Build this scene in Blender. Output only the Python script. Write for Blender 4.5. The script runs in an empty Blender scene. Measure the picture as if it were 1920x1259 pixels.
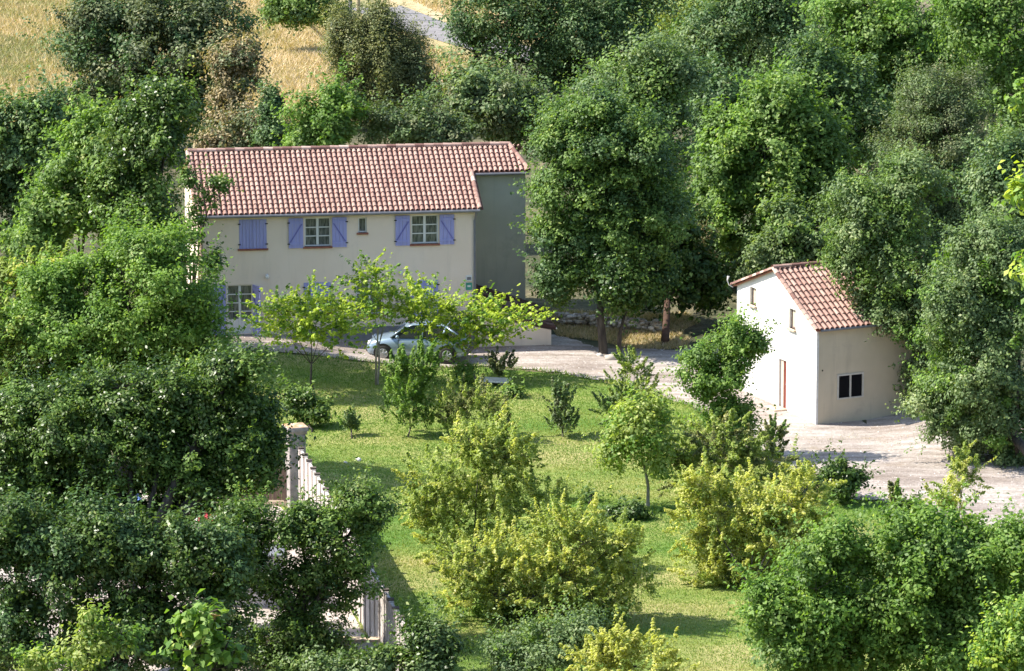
import bpy, bmesh, math, random
import numpy as np
rad = math.radians
S = bpy.context.scene
C = S.collection
rng = np.random.default_rng(7)
random.seed(7)

# ------------------------------------------------------------ camera, world, sun, exposure
FPX, PITCH, CAMH = 9200.0, rad(12.1), 42.0
cd = bpy.data.cameras.new('camera'); cam = bpy.data.objects.new('camera', cd); C.objects.link(cam)
cam.location = (0, 0, CAMH); cam.rotation_euler = (rad(90) - PITCH, 0, 0)
cd.sensor_width = 36; cd.lens = 36 * FPX / 1920; cd.clip_start = 1; cd.clip_end = 5000
S.camera = cam
SUN_EL, SUN_AZ = rad(46), rad(-5)          # azimuth: degrees from -X towards the camera (-Y)
sv = np.array([-math.cos(SUN_AZ) * math.cos(SUN_EL), -math.sin(SUN_AZ) * math.cos(SUN_EL), math.sin(SUN_EL)])
w = bpy.data.worlds.new('World'); S.world = w; w.use_nodes = True
nt = w.node_tree
sky = nt.nodes.new('ShaderNodeTexSky'); sky.sky_type = 'NISHITA'; sky.sun_disc = False
sky.sun_elevation = SUN_EL; sky.sun_rotation = math.atan2(sv[0], sv[1])
nt.links.new(sky.outputs[0], nt.nodes['Background'].inputs[0]); nt.nodes['Background'].inputs[1].default_value = 0.15
from mathutils import Vector
sl = bpy.data.lights.new('sun', 'SUN'); so = bpy.data.objects.new('sun', sl); C.objects.link(so)
sl.energy = 4.6; sl.angle = rad(0.5); sl.color = (1, 0.95, 0.84)
so.location = (-60, 150, 80); so.rotation_euler = Vector(sv).to_track_quat('Z', 'Y').to_euler()
S.view_settings.view_transform = 'Standard'; S.view_settings.look = 'None'
S.view_settings.exposure = 1.05; S.view_settings.gamma = 1
S.render.engine = 'CYCLES'
S.cycles.max_bounces = 6; S.cycles.diffuse_bounces = 3; S.cycles.glossy_bounces = 2
S.cycles.transmission_bounces = 4; S.cycles.transparent_max_bounces = 4

# ------------------------------------------------------------ helpers
def ray(px, py):
    x = (px - 960) / FPX; y = -(py - 629.5) / FPX
    return np.array([x, math.cos(PITCH) + y * math.sin(PITCH), -math.sin(PITCH) + y * math.cos(PITCH)])
def at(px, py, Y):
    r = ray(px, py); t = Y / r[1]
    return np.array([0, 0, CAMH]) + r * t, FPX / t
def gnd(px, py, z=0.0):
    r = ray(px, py); return np.array([0, 0, CAMH]) + r * ((z - CAMH) / r[2])
def sstep(a, b, x):
    t = np.clip((x - a) / (b - a), 0, 1); return t * t * (3 - 2 * t)
def h(x, y):
    x = np.asarray(x, float); y = np.asarray(y, float)
    z = 0.05 * np.sin(x * 0.5 + 1) * np.cos(y * 0.33) + 0.05 * np.sin(x * 0.21 - y * 0.27)
    t = np.clip(128 - y, 0, None); z = z + 0.315 * t * sstep(0, 30, t)
    z = z + 0.62 * sstep(-2, -10, x) * sstep(183, 191, y) * sstep(230, 205, y)
    z = z + 0.30 * sstep(13, 17, x) * sstep(172, 180, y)
    z = z + 0.05 * np.clip(y - 300, 0, 1500) * sstep(300, 420, y)
    return z
def hz(x, y): return float(h(x, y))

def mesh(name, verts, faces, mat=None, smooth=False, mats=None, midx=None):
    me = bpy.data.meshes.new(name)
    me.from_pydata([tuple(map(float, v)) for v in verts], [], [tuple(f) for f in faces])
    for m in (mats or ([mat] if mat else [])): me.materials.append(m)
    if midx is not None: me.polygons.foreach_set('material_index', midx)
    if smooth: me.polygons.foreach_set('use_smooth', [True] * len(me.polygons))
    me.update(); return me
def npmesh(name, V, Fq, mat, tint=None, smooth=False):
    me = bpy.data.meshes.new(name)
    nv, nf, k = len(V), len(Fq), Fq.shape[1]
    me.vertices.add(nv); me.vertices.foreach_set('co', V.astype(np.float32).ravel())
    me.loops.add(nf * k); me.loops.foreach_set('vertex_index', Fq.astype(np.int32).ravel())
    me.polygons.add(nf); me.polygons.foreach_set('loop_start', np.arange(0, nf * k, k, dtype=np.int32))
    if smooth: me.polygons.foreach_set('use_smooth', np.ones(nf, bool))
    me.materials.append(mat)
    me.update(calc_edges=True)
    if tint is not None:
        a = me.attributes.new('tint', 'FLOAT', 'POINT'); a.data.foreach_set('value', tint.astype(np.float32))
    return me
def link(name, me, parent=None, loc=None, rz=0):
    o = bpy.data.objects.new(name, me); C.objects.link(o)
    if parent: o.parent = parent
    if loc is not None: o.location = tuple(map(float, loc))
    if rz: o.rotation_euler = (0, 0, rz)
    return o
def tag(o, label=None, cat=None, group=None, kind=None):
    if label: o['label'] = label
    if cat: o['category'] = cat
    if group: o['group'] = group
    if kind: o['kind'] = kind
    return o
def thing(name, label, cat, loc=(0, 0, 0), rz=0, group=None):
    return tag(link(name, None, None, loc, rz), label, cat, group)

class MB:
    """collects boxes, tubes, quads; builds ONE mesh object"""
    def __init__(s): s.v = []; s.f = []
    def add(s, vs, fs):
        n = len(s.v); s.v += [tuple(map(float, p)) for p in vs]; s.f += [tuple(i + n for i in f) for f in fs]; return s
    def box(s, x0, x1, y0, y1, z0, z1):
        return s.add([(x0, y0, z0), (x1, y0, z0), (x1, y1, z0), (x0, y1, z0), (x0, y0, z1), (x1, y0, z1), (x1, y1, z1), (x0, y1, z1)],
                     [(0, 3, 2, 1), (4, 5, 6, 7), (0, 1, 5, 4), (1, 2, 6, 5), (2, 3, 7, 6), (3, 0, 4, 7)])
    def prism(s, poly, axis, a, b):
        """poly: 2-d outline; axis 'x': outline in (y,z); 'y': in (x,z); 'z': in (x,y)"""
        n = len(poly)
        def pt(p, t): return {'x': (t, p[0], p[1]), 'y': (p[0], t, p[1]), 'z': (p[0], p[1], t)}[axis]
        return s.add([pt(p, a) for p in poly] + [pt(p, b) for p in poly],
                     [tuple(range(n))[::-1], tuple(range(n, 2 * n))] + [(i, (i + 1) % n, n + (i + 1) % n, n + i) for i in range(n)])
    def tube(s, pts, rr, k=8, cap=True):
        pts = [np.array(p, float) for p in pts]
        if not hasattr(rr, '__len__'): rr = [rr] * len(pts)
        V = []; F = []
        for i, p in enumerate(pts):
            d = pts[min(i + 1, len(pts) - 1)] - pts[max(i - 1, 0)]; d = d / (np.linalg.norm(d) + 1e-9)
            a = np.cross(d, (0, 0, 1)) if abs(d[2]) < 0.95 else np.cross(d, (1, 0, 0)); a /= np.linalg.norm(a); b = np.cross(d, a)
            for j in range(k):
                t = 2 * math.pi * j / k; V.append(p + rr[i] * (math.cos(t) * a + math.sin(t) * b))
        for i in range(len(pts) - 1):
            for j in range(k):
                F.append((i * k + j, i * k + (j + 1) % k, (i + 1) * k + (j + 1) % k, (i + 1) * k + j))
        if cap: F += [tuple(range(k))[::-1], tuple(range(len(V) - k, len(V)))]
        return s.add(V, F)
    def build(s, name, mat, parent=None, smooth=False, bevel=0, loc=None, rz=0):
        o = link(name, mesh(name, s.v, s.f, mat, smooth), parent, loc, rz)
        bm = bmesh.new(); bm.from_mesh(o.data); bmesh.ops.recalc_face_normals(bm, faces=bm.faces)
        if bevel: bmesh.ops.bevel(bm, geom=bm.edges[:], offset=bevel, segments=1, affect='EDGES', clamp_overlap=True)
        bm.to_mesh(o.data); bm.free()
        return o

# ------------------------------------------------------------ materials
def newmat(name):
    m = bpy.data.materials.new(name); m.use_nodes = True
    return m, m.node_tree, m.node_tree.nodes['Principled BSDF']
def noise(nt, scale, detail=4, coord='Object', rough=0.55, stretch=None):
    tc = nt.nodes.new('ShaderNodeTexCoord'); n = nt.nodes.new('ShaderNodeTexNoise')
    n.inputs['Scale'].default_value = scale; n.inputs['Detail'].default_value = detail; n.inputs['Roughness'].default_value = rough
    if stretch:
        mp = nt.nodes.new('ShaderNodeMapping'); mp.inputs['Scale'].default_value = stretch
        nt.links.new(tc.outputs[coord], mp.inputs[0]); nt.links.new(mp.outputs[0], n.inputs[0])
    else: nt.links.new(tc.outputs[coord], n.inputs[0])
    return n.outputs[0]
def ramp(nt, src, stops, interp='LINEAR'):
    r = nt.nodes.new('ShaderNodeValToRGB'); r.color_ramp.interpolation = interp
    e = r.color_ramp.elements
    while len(e) < len(stops): e.new(0.5)
    for i, (p, c) in enumerate(stops): e[i].position = p; e[i].color = (*c, 1)
    nt.links.new(src, r.inputs[0]); return r.outputs[0]
def mix(nt, fac, a, b, blend='MIX'):
    m = nt.nodes.new('ShaderNodeMix'); m.data_type = 'RGBA'; m.blend_type = blend
    for s, i in ((fac, 0), (a, 6), (b, 7)):
        if hasattr(s, 'links'): nt.links.new(s, m.inputs[i])
        elif i == 0: m.inputs[0].default_value = s
        else: m.inputs[i].default_value = (*s, 1)
    return m.outputs[2]
def bump(nt, bs, src, dist, strength=1.0):
    b = nt.nodes.new('ShaderNodeBump'); b.inputs['Distance'].default_value = dist; b.inputs['Strength'].default_value = strength
    nt.links.new(src, b.inputs['Height']); nt.links.new(b.outputs[0], bs.inputs['Normal'])
def simple(name, c1, c2=None, scale=3, rough=0.7, bscale=None, bd=0.01, metal=0, stretch=None, coat=0, lo=.35, hi=.65):
    m, nt, bs = newmat(name)
    bs.inputs['Roughness'].default_value = rough; bs.inputs['Metallic'].default_value = metal
    if coat: bs.inputs['Coat Weight'].default_value = coat
    if c2: nt.links.new(ramp(nt, noise(nt, scale, 6, stretch=stretch), [(lo, c1), (hi, c2)]), bs.inputs['Base Color'])
    else: bs.inputs['Base Color'].default_value = (*c1, 1)
    if bscale: bump(nt, bs, noise(nt, bscale, 5), bd)
    return m
def leafmat(name, stops, transl=0.35, rough=0.52, sat=None):
    """stops: ramp over the random per-leaf value"""
    m, nt, bs = newmat(name)
    at_ = nt.nodes.new('ShaderNodeAttribute'); at_.attribute_name = 'tint'
    col = ramp(nt, at_.outputs['Fac'], stops)
    nt.links.new(col, bs.inputs['Base Color']); bs.inputs['Roughness'].default_value = rough
    bs.inputs['Specular IOR Level'].default_value = 0.32
    tr = nt.nodes.new('ShaderNodeBsdfTranslucent'); mx = nt.nodes.new('ShaderNodeMixShader')
    c2 = mix(nt, 1.0, col, (1.25, 1.3, 0.55), 'MULTIPLY')
    nt.links.new(c2, tr.inputs[0]); mx.inputs[0].default_value = transl
    nt.links.new(bs.outputs[0], mx.inputs[1]); nt.links.new(tr.outputs[0], mx.inputs[2])
    nt.links.new(mx.outputs[0], nt.nodes['Material Output'].inputs['Surface'])
    return m

L = {
 'mid':    leafmat('leaf_mid', [(0, (0.083, 0.159, 0.034)), (.5, (0.160, 0.260, 0.057)), (.85, (0.256, 0.366, 0.098)), (1, (0.422, 0.472, 0.161))], .38),
 'midcool':leafmat('leaf_cool', [(0, (0.090, 0.153, 0.055)), (.5, (0.166, 0.242, 0.092)), (.85, (0.269, 0.342, 0.149)), (1, (0.410, 0.460, 0.230))], .35),
 'dark':   leafmat('leaf_dark', [(0, (0.033, 0.073, 0.013)), (.5, (0.077, 0.139, 0.025)), (.85, (0.166, 0.236, 0.052)), (1, (0.333, 0.378, 0.149))], .28, .36),
 'deep':   leafmat('leaf_deep', [(0, (0.045, 0.100, 0.032)), (.5, (0.090, 0.165, 0.052)), (.85, (0.154, 0.236, 0.081)), (1, (0.256, 0.330, 0.149))], .28),
 'bright': leafmat('leaf_bright', [(0, (.085, .185, .028)), (.5, (.19, .315, .055)), (.85, (.30, .43, .10)), (1, (.46, .54, .16))], .42),
 'lime':   leafmat('leaf_lime', [(0, (.26, .36, .04)), (.5, (.42, .52, .06)), (.85, (.56, .64, .11)), (1, (.68, .70, .24))], .42),
 'yellow': leafmat('leaf_yellow', [(0, (.32, .36, .07)), (.4, (.52, .54, .15)), (.8, (.69, .66, .25)), (1, (.74, .72, .42))], .48),
 'yelgrn': leafmat('leaf_yellow_green', [(0, (.20, .27, .05)), (.5, (.35, .43, .12)), (.85, (.52, .57, .20)), (1, (.72, .70, .32))], .46),
 'olive':  leafmat('leaf_olive', [(0, (.07, .10, .04)), (.5, (.13, .165, .07)), (.85, (.22, .24, .11)), (1, (.38, .35, .18))], .28),
 'straw':  leafmat('leaf_straw', [(0, (.16, .13, .06)), (.5, (.34, .27, .14)), (.85, (.52, .41, .23)), (1, (.62, .50, .30))], .25),
 'redtip': leafmat('leaf_red_tips', [(0, (.40, .16, .08)), (.4, (.48, .42, .16)), (.7, (.55, .52, .25)), (1, (.70, .68, .50))], .35),
 'pale':   leafmat('leaf_pale', [(0, (.11, .135, .045)), (.5, (.22, .24, .085)), (.85, (.38, .37, .15)), (1, (.52, .46, .22))], .3),
}
bark = simple('bark', (.035, .028, .022), (.11, .09, .07), 6, .9, 25, .02, stretch=(1, 1, .25))
bark_red = simple('bark_red', (.06, .032, .022), (.11, .058, .038), 5, .9, 25, .02, stretch=(1, 1, .25))
bark_pale = simple('bark_pale', (.20, .17, .13), (.38, .34, .28), 6, .9, 25, .01, stretch=(1, 1, .25))

# ------------------------------------------------------------ ground sheets
def seg_near(P, A, B):
    d = B - A; t = np.clip(((P - A) @ d) / (d @ d), 0, 1); Q = A + t[:, None] * d; return Q, np.linalg.norm(P - Q, axis=1)
def inside(P, poly):
    x, y = P[:, 0], P[:, 1]; r = np.zeros(len(P), bool); n = len(poly)
    for i in range(n):
        x1, y1 = poly[i]; x2, y2 = poly[(i + 1) % n]
        c = ((y1 > y) != (y2 > y)); 
        with np.errstate(divide='ignore', invalid='ignore'): xi = (x2 - x1) * (y - y1) / (y2 - y1) + x1
        r ^= c & (x < xi)
    return r
def rough_poly(poly, step=0.8, amp=0.18):
    out = []; poly = np.array(poly, float)
    for i in range(len(poly)):
        a, b = poly[i], poly[(i + 1) % len(poly)]; n = max(1, int(np.linalg.norm(b - a) / step))
        for k in range(n):
            out.append(a + (b - a) * k / n + rng.normal(0, amp, 2))
    return np.array(out)
def sheet(name, poly, cell, off, mat):
    lo = poly.min(0) - cell * 2; hi = poly.max(0) + cell * 2
    nx, ny = (np.ceil((hi - lo) / cell)).astype(int) + 1
    X, Y = np.meshgrid(lo[0] + np.arange(nx) * cell, lo[1] + np.arange(ny) * cell); P = np.stack([X.ravel(), Y.ravel()], 1)
    ins = inside(P, poly); idx = np.arange(nx * ny).reshape(ny, nx)
    q = np.stack([idx[:-1, :-1], idx[:-1, 1:], idx[1:, 1:], idx[1:, :-1]], -1).reshape(-1, 4)
    keep = ins[q].sum(1) >= 2; q = q[keep]
    used = np.unique(q); outv = used[~ins[used]]
    best = np.full(len(outv), 1e9); Q = P[outv].copy()
    for i in range(len(poly)):
        c, d = seg_near(P[outv], poly[i], poly[(i + 1) % len(poly)]); m = d < best; best[m] = d[m]; Q[m] = c[m]
    P[outv] = Q
    re = np.zeros(nx * ny, int); re[used] = np.arange(len(used)); P = P[used]
    V = np.column_stack([P, h(P[:, 0], P[:, 1]) + off])
    return tag(link(name, npmesh(name, V, re[q], mat)), kind='structure')

def m_ground():
    m, nt, bs = newmat('undergrowth_soil')
    a = ramp(nt, noise(nt, .35, 6), [(.35, (.045, .06, .022)), (.5, (.10, .10, .045)), (.65, (.20, .165, .095))])
    b = ramp(nt, noise(nt, 4, 6), [(.3, (.5, .5, .5)), (.7, (1.3, 1.3, 1.3))])
    nt.links.new(mix(nt, 1, a, b, 'MULTIPLY'), bs.inputs['Base Color']); bs.inputs['Roughness'].default_value = 1
    bump(nt, bs, noise(nt, 3, 8, rough=.7), .15); return m
def m_field():
    m, nt, bs = newmat('dry_field')
    a = ramp(nt, noise(nt, .09, 5, stretch=(1, .6, 1)), [(.38, (.22, .23, .09)), (.5, (.46, .37, .19)), (.62, (.58, .45, .28))])
    b = ramp(nt, noise(nt, 1.2, 8, rough=.7), [(.3, (.6, .62, .5)), (.7, (1.25, 1.2, 1.15))])
    nt.links.new(mix(nt, 1, a, b, 'MULTIPLY'), bs.inputs['Base Color']); bs.inputs['Roughness'].default_value = 1
    bump(nt, bs, noise(nt, 2.5, 8, rough=.7), .2); return m
def m_lawn():
    m, nt, bs = newmat('lawn')
    a = ramp(nt, noise(nt, .22, 4, stretch=(.5, 1, 1)), [(.36, (.11, .21, .03)), (.5, (.24, .29, .07)), (.62, (.37, .34, .14))])
    b = ramp(nt, noise(nt, 3.5, 8, rough=.75), [(.3, (.6, .65, .5)), (.7, (1.3, 1.25, 1.2))])
    nt.links.new(mix(nt, 1, a, b, 'MULTIPLY'), bs.inputs['Base Color']); bs.inputs['Roughness'].default_value = 1
    bump(nt, bs, noise(nt, 8, 8, rough=.7), .08); return m
def m_gravel():
    m, nt, bs = newmat('gravel')
    a = ramp(nt, noise(nt, .25, 5, stretch=(1, 1.6, 1)), [(.35, (.34, .285, .255)), (.5, (.46, .40, .365)), (.62, (.53, .48, .44))])
    b = ramp(nt, noise(nt, 7, 8, rough=.8), [(.32, (.62, .60, .57)), (.62, (1.12, 1.12, 1.12))])
    c = mix(nt, 1, a, b, 'MULTIPLY')
    r_ = ramp(nt, noise(nt, 1.0, 6, rough=.7, stretch=(.5, 2.2, 1)), [(.38, (.72, .69, .66)), (.6, (1.12, 1.12, 1.13))]); c = mix(nt, 1, c, r_, 'MULTIPLY')
    wv = nt.nodes.new('ShaderNodeTexWave'); wv.bands_direction = 'Y'; wv.inputs['Scale'].default_value = .18; wv.inputs['Distortion'].default_value = 5; wv.inputs['Detail'].default_value = 3; wv.inputs['Detail Scale'].default_value = .6
    tcw = nt.nodes.new('ShaderNodeTexCoord'); nt.links.new(tcw.outputs['Object'], wv.inputs[0])
    c = mix(nt, 1, c, ramp(nt, wv.outputs[1], [(.0, (.84, .82, .79)), (.25, (1, 1, 1))]), 'MULTIPLY')
    f = ramp(nt, noise(nt, .6, 7, rough=.7), [(.56, (0, 0, 0)), (.70, (.6, .6, .6))])
    sp = nt.nodes.new('ShaderNodeSeparateColor'); nt.links.new(f, sp.inputs[0])
    nt.links.new(mix(nt, sp.outputs[0], c, (.30, .22, .13)), bs.inputs['Base Color']); bs.inputs['Roughness'].default_value = .95
    bump(nt, bs, noise(nt, 9, 8, rough=.75), .06); return m
asphalt = simple('asphalt', (.17, .155, .155), (.25, .23, .225), 2, .9, 30, .01)
paving = simple('terrace_paving', (.36, .30, .26), (.50, .43, .38), 1.5, .85, 12, .01)

# ground: one large sheet, finer in view
xs = np.concatenate([np.linspace(-1500, -60, 30)[:-1], np.arange(-60, 60.1, 2.0), np.linspace(60, 1500, 30)[1:]])
ys = np.concatenate([np.linspace(-300, 0, 10)[:-1], np.arange(0, 320.1, 2.0), np.linspace(320, 2500, 40)[1:]])
X, Y = np.meshgrid(xs, ys); idx = np.arange(X.size).reshape(X.shape)
q = np.stack([idx[:-1, :-1], idx[:-1, 1:], idx[1:, 1:], idx[1:, :-1]], -1).reshape(-1, 4)
tag(link('ground', npmesh('ground', np.column_stack([X.ravel(), Y.ravel(), h(X.ravel(), Y.ravel())]), q, m_ground())), kind='structure')

lawn_px = [(300, 700), (520, 690), (700, 688), (900, 688), (1000, 697), (1100, 712), (1190, 732), (1290, 765), (1380, 830), (1470, 880),
           (1600, 942), (1700, 955), (1790, 985), (1920, 1005), (2000, 1020), (2000, 1400), (500, 1400), (500, 1100), (500, 950), (300, 900)]
lawn_poly = rough_poly([gnd(*p)[:2] for p in lawn_px])
grav_px = [(380, 626), (480, 621), (620, 617), (900, 600), (1000, 622), (1055, 630), (1130, 652), (1270, 655), (1340, 640), (1420, 700), (1480, 730), (1700, 735), (1850, 700), (2050, 760), (2050, 1030),
           (1920, 1000), (1790, 982), (1700, 952), (1600, 940), (1470, 878), (1380, 828), (1290, 763), (1190, 731), (1100, 711), (1000, 696), (900, 687), (700, 687), (520, 689), (430, 690), (390, 660)]
grav_poly = rough_poly([gnd(*p)[:2] for p in grav_px], .8, .12)
field_poly = rough_poly([gnd(*p)[:2] for p in [(-150, 260), (500, 250), (700, 230), (880, 150), (1000, 100), (1350, 60), (1350, -160), (-300, -160)]], 3, .5)
road_c = np.array([gnd(*p)[:2] for p in [(560, -60), (640, -8), (720, 22), (800, 52), (900, 84), (1050, 120)]])
sheet('dry_field', field_poly, 1.2, .02, m_field())
lawn = sheet('lawn', lawn_poly, .5, .02, m_lawn())
sheet('gravel_yard', grav_poly, .5, .032, m_gravel())
# road ribbon
d = np.gradient(road_c, axis=0); d /= np.linalg.norm(d, axis=1)[:, None]; nrm = np.column_stack([-d[:, 1], d[:, 0]])
RV = []
for i in range(len(road_c)):
    for s in (-1.7, 1.7):
        p = road_c[i] + nrm[i] * s; RV.append((p[0], p[1], hz(*p) + .06))
tag(link('road', mesh('road', RV, [(2 * i, 2 * i + 1, 2 * i + 3, 2 * i + 2) for i in range(len(road_c) - 1)], asphalt)), kind='structure')

# ------------------------------------------------------------ grass
def blades(P, hgt, wid, lean, name, mat, label, tint):
    n = len(P); a = rng.uniform(0, 2 * np.pi, n); hh = hgt * rng.uniform(.5, 1.2, n)
    dx = np.column_stack([np.cos(a), np.sin(a), np.zeros(n)]) * (wid * .5)
    le = rng.normal(0, lean, (n, 3)); le[:, 2] = 0
    V = np.empty((n, 3, 3)); V[:, 0] = P - dx; V[:, 1] = P + dx; V[:, 2] = P + np.column_stack([np.zeros(n), np.zeros(n), hh]) + le * hh[:, None]
    F = np.arange(n * 3).reshape(n, 3)
    return tag(link(name, npmesh(name, V.reshape(-1, 3), F, mat, np.repeat(tint, 3))), label, 'grass', kind='stuff')
def scatter(poly, n, bb=None):
    lo, hi = poly.min(0), poly.max(0)
    if bb: lo = np.maximum(lo, bb[0]); hi = np.minimum(hi, bb[1])
    P = rng.uniform(lo, hi, (n, 2)); P = P[inside(P, poly)]
    return np.column_stack([P, h(P[:, 0], P[:, 1]) + .01])
def lowfreq(P, s, seed=0):
    r = np.random.default_rng(seed); o = np.zeros(len(P))
    for _ in range(7):
        k = r.normal(0, s, 2); o += np.sin(P[:, 0] * k[0] + P[:, 1] * k[1] + r.uniform(0, 6.3))
    return o / 7 * 1.9
gm_l = leafmat('grass_blades', [(0, (.085, .20, .022)), (.45, (.17, .28, .04)), (.75, (.34, .34, .10)), (1, (.50, .43, .22))], .3, .7)
gm_d = leafmat('dry_grass_blades', [(0, (.19, .23, .08)), (.3, (.36, .33, .15)), (.65, (.58, .44, .26)), (1, (.68, .56, .40))], .2, .8)
TERR = [gnd(*p)[:2] for p in [(548, 952), (762, 1330), (700, 1500), (-100, 1500), (-100, 930), (300, 925)]]
P = scatter(lawn_poly, 520000, ((-16, 140), (22, 192)))
m = ~inside(P[:, :2], grav_poly) & ~inside(P[:, :2], TERR); P = P[m]
t = np.clip(.40 + .26 * lowfreq(P * [.45, 1, 1], .45, 5) + .16 * lowfreq(P, 1.3, 9) + rng.normal(0, .15, len(P)), 0, 1)
blades(P, .07, .035, .5, 'lawn_grass', gm_l, 'short patchy green and straw lawn between the shrubs', t)
P = scatter(field_poly, 230000, ((-38, 222), (14, 300)))
dist = np.min([seg_near(P[:, :2], road_c[i], road_c[i + 1])[1] for i in range(len(road_c) - 1)], axis=0); P = P[dist > 2.9]
t = np.clip(.58 + .30 * lowfreq(P * [.7, .6, 1], .14, 3) + .15 * lowfreq(P, .9, 8) + rng.normal(0, .15, len(P)), 0, 1)
blades(P, .30, .07, .6, 'field_grass', gm_d, 'tall dry straw grass of the field behind the house', t)
wild = rough_poly([gnd(*p)[:2] for p in [(1030, 585), (1290, 590), (1290, 655), (1180, 650), (1050, 628)]], .8, .2)
P = scatter(wild, 16000); t = np.clip(rng.normal(.6, .25, len(P)), 0, 1)
blades(P, .16, .05, .6, 'verge_weeds', gm_d, 'dry weeds behind the yard between house and trees', t)
edge = []
for i in range(len(grav_poly)):
    a, b = grav_poly[i], grav_poly[(i + 1) % len(grav_poly)]
    mid = (a + b) / 2
    if 172 < mid[1] < 190.5 or mid[1] < 172: edge.append(a + (b - a) * rng.uniform(0, 1, (55, 1)) + rng.normal(0, .16, (55, 2)))
E_ = np.concatenate(edge); P = np.column_stack([E_, h(E_[:, 0], E_[:, 1]) + .03])
blades(P, .13, .04, .6, 'edge_grass', gm_l, 'rough grass tufts along the lawn edge of the gravel', np.clip(rng.normal(.4, .25, len(P)), 0, 1))
P = scatter(grav_poly, 60000, ((-13, 160), (26, 196))); P = P[lowfreq(P, .9, 11) + rng.normal(0, .25, len(P)) > .85]
blades(P, .09, .035, .6, 'yard_weeds', gm_d, 'thin patches of dry weeds growing through the gravel', np.clip(rng.normal(.35, .25, len(P)), 0, 1))
# stones in the gravel
P = scatter(grav_poly, 26000, ((-13, 160), (24, 196))); n = len(P)
r = .012 + .03 * rng.random(n) ** 3; base = np.array([(1, 0, 0), (0, 1, 0), (-1, 0, 0), (0, -1, 0), (0, 0, .8)])
V = P[:, None, :] + base[None] * r[:, None, None] * rng.uniform(.7, 1.3, (n, 5, 1)) + [0, 0, .02]
F = (np.array([(0, 1, 4), (1, 2, 4), (2, 3, 4), (3, 0, 4)])[None] + (np.arange(n) * 5)[:, None, None]).reshape(-1, 3)
stone_m = leafmat('pebble', [(0, (.25, .2, .16)), (.5, (.45, .40, .36)), (1, (.68, .64, .6))], .0, .9)
tag(link('gravel_stones', npmesh('gravel_stones', V.reshape(-1, 3), F, stone_m, np.repeat(rng.random(n), 5))), 'loose pale stones scattered over the gravel yard', 'gravel', kind='stuff')

# ------------------------------------------------------------ building materials
def rendermat(name, c1, c2, stain, amt=.5):
    m, nt, bs = newmat(name)
    a = ramp(nt, noise(nt, .7, 6), [(.35, c1), (.65, c2)])
    f = ramp(nt, noise(nt, 1.1, 8, rough=.7, stretch=(2.2, 2.2, .22)), [(.52, (0, 0, 0)), (.75, (amt, amt, amt))])
    g_ = ramp(nt, noise(nt, .9, 9, rough=.75), [(.56, (0, 0, 0)), (.72, (amt, amt, amt))])
    s1 = nt.nodes.new('ShaderNodeSeparateColor'); nt.links.new(f, s1.inputs[0]); s2 = nt.nodes.new('ShaderNodeSeparateColor'); nt.links.new(g_, s2.inputs[0])
    c = mix(nt, s2.outputs[0], mix(nt, s1.outputs[0], a, stain), stain)
    nt.links.new(c, bs.inputs['Base Color']); bs.inputs['Roughness'].default_value = .92
    bump(nt, bs, noise(nt, 40, 5), .006); return m
render_m = rendermat('cream_render', (.86, .70, .56), (.90, .745, .61), (.64, .53, .43), .4)
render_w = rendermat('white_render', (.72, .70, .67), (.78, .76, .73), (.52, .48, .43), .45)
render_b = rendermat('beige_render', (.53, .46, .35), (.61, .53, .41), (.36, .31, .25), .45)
plinth_m = simple('grey_plinth_render', (.25, .235, .23), (.33, .31, .30), 2, .95, 25, .01)
blue_m = simple('lavender_paint', (.34, .34, .66), (.40, .40, .73), 3, .55, 30, .003, stretch=(6, 1, .4))
blue_shadow = simple('lavender_shadow', (.16, .15, .42), (.20, .19, .50), 3, .6)  # brace colour, darkened to draw the brace's shadow lines
white_p = simple('white_paint', (.78, .77, .74), rough=.5)
terra_m = simple('terracotta', (.26, .09, .06), (.36, .14, .09), 5, .8)
zinc = simple('zinc_grey', (.17, .17, .19), (.22, .22, .24), 3, .5)
brownpipe = simple('brown_pipe', (.25, .17, .14), (.32, .22, .18), 3, .5)
curtain = simple('curtain', (.30, .30, .28), (.48, .47, .44), 9, .9, stretch=(5, 1, .5))
black_m = simple('dark_opening', (.010, .010, .012), rough=1); black_m.node_tree.nodes['Principled BSDF'].inputs['Specular IOR Level'].default_value = .1
redpaint = simple('red_door_paint', (.17, .035, .025), (.24, .06, .04), 4, .5)
stonesill = simple('pale_stone', (.50, .38, .27), (.62, .49, .36), 6, .85)
def glassm():
    m, nt, bs = newmat('window_glass'); bs.inputs['Base Color'].default_value = (.03, .035, .035, 1)
    bs.inputs['Roughness'].default_value = .08; bs.inputs['Specular IOR Level'].default_value = .6
    bs.inputs['Transmission Weight'].default_value = .0; return m
glass = glassm()
def tile_mat(name, mul=1.0):
    m = leafmat(name, [(0, tuple(c * mul for c in (.17, .075, .06))), (.35, tuple(c * mul for c in (.22, .12, .10))), (.6, tuple(c * mul for c in (.43, .275, .225))), (1, tuple(c * mul for c in (.60, .47, .40)))], 0, .85)
    nt = m.node_tree; bs = nt.nodes['Principled BSDF']; src = bs.inputs['Base Color'].links[0].from_socket
    b = ramp(nt, noise(nt, 9, 6, rough=.7), [(.3, (.72, .70, .68)), (.7, (1.18, 1.18, 1.18))])
    nt.links.new(mix(nt, 1, src, b, 'MULTIPLY'), bs.inputs['Base Color']); return m
tile_m = tile_mat('roof_tiles'); tile_shaded = tile_mat('shaded_tiles', .5)  # second copy: lean-to tiles, the house's shade darkened into their colour

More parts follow.
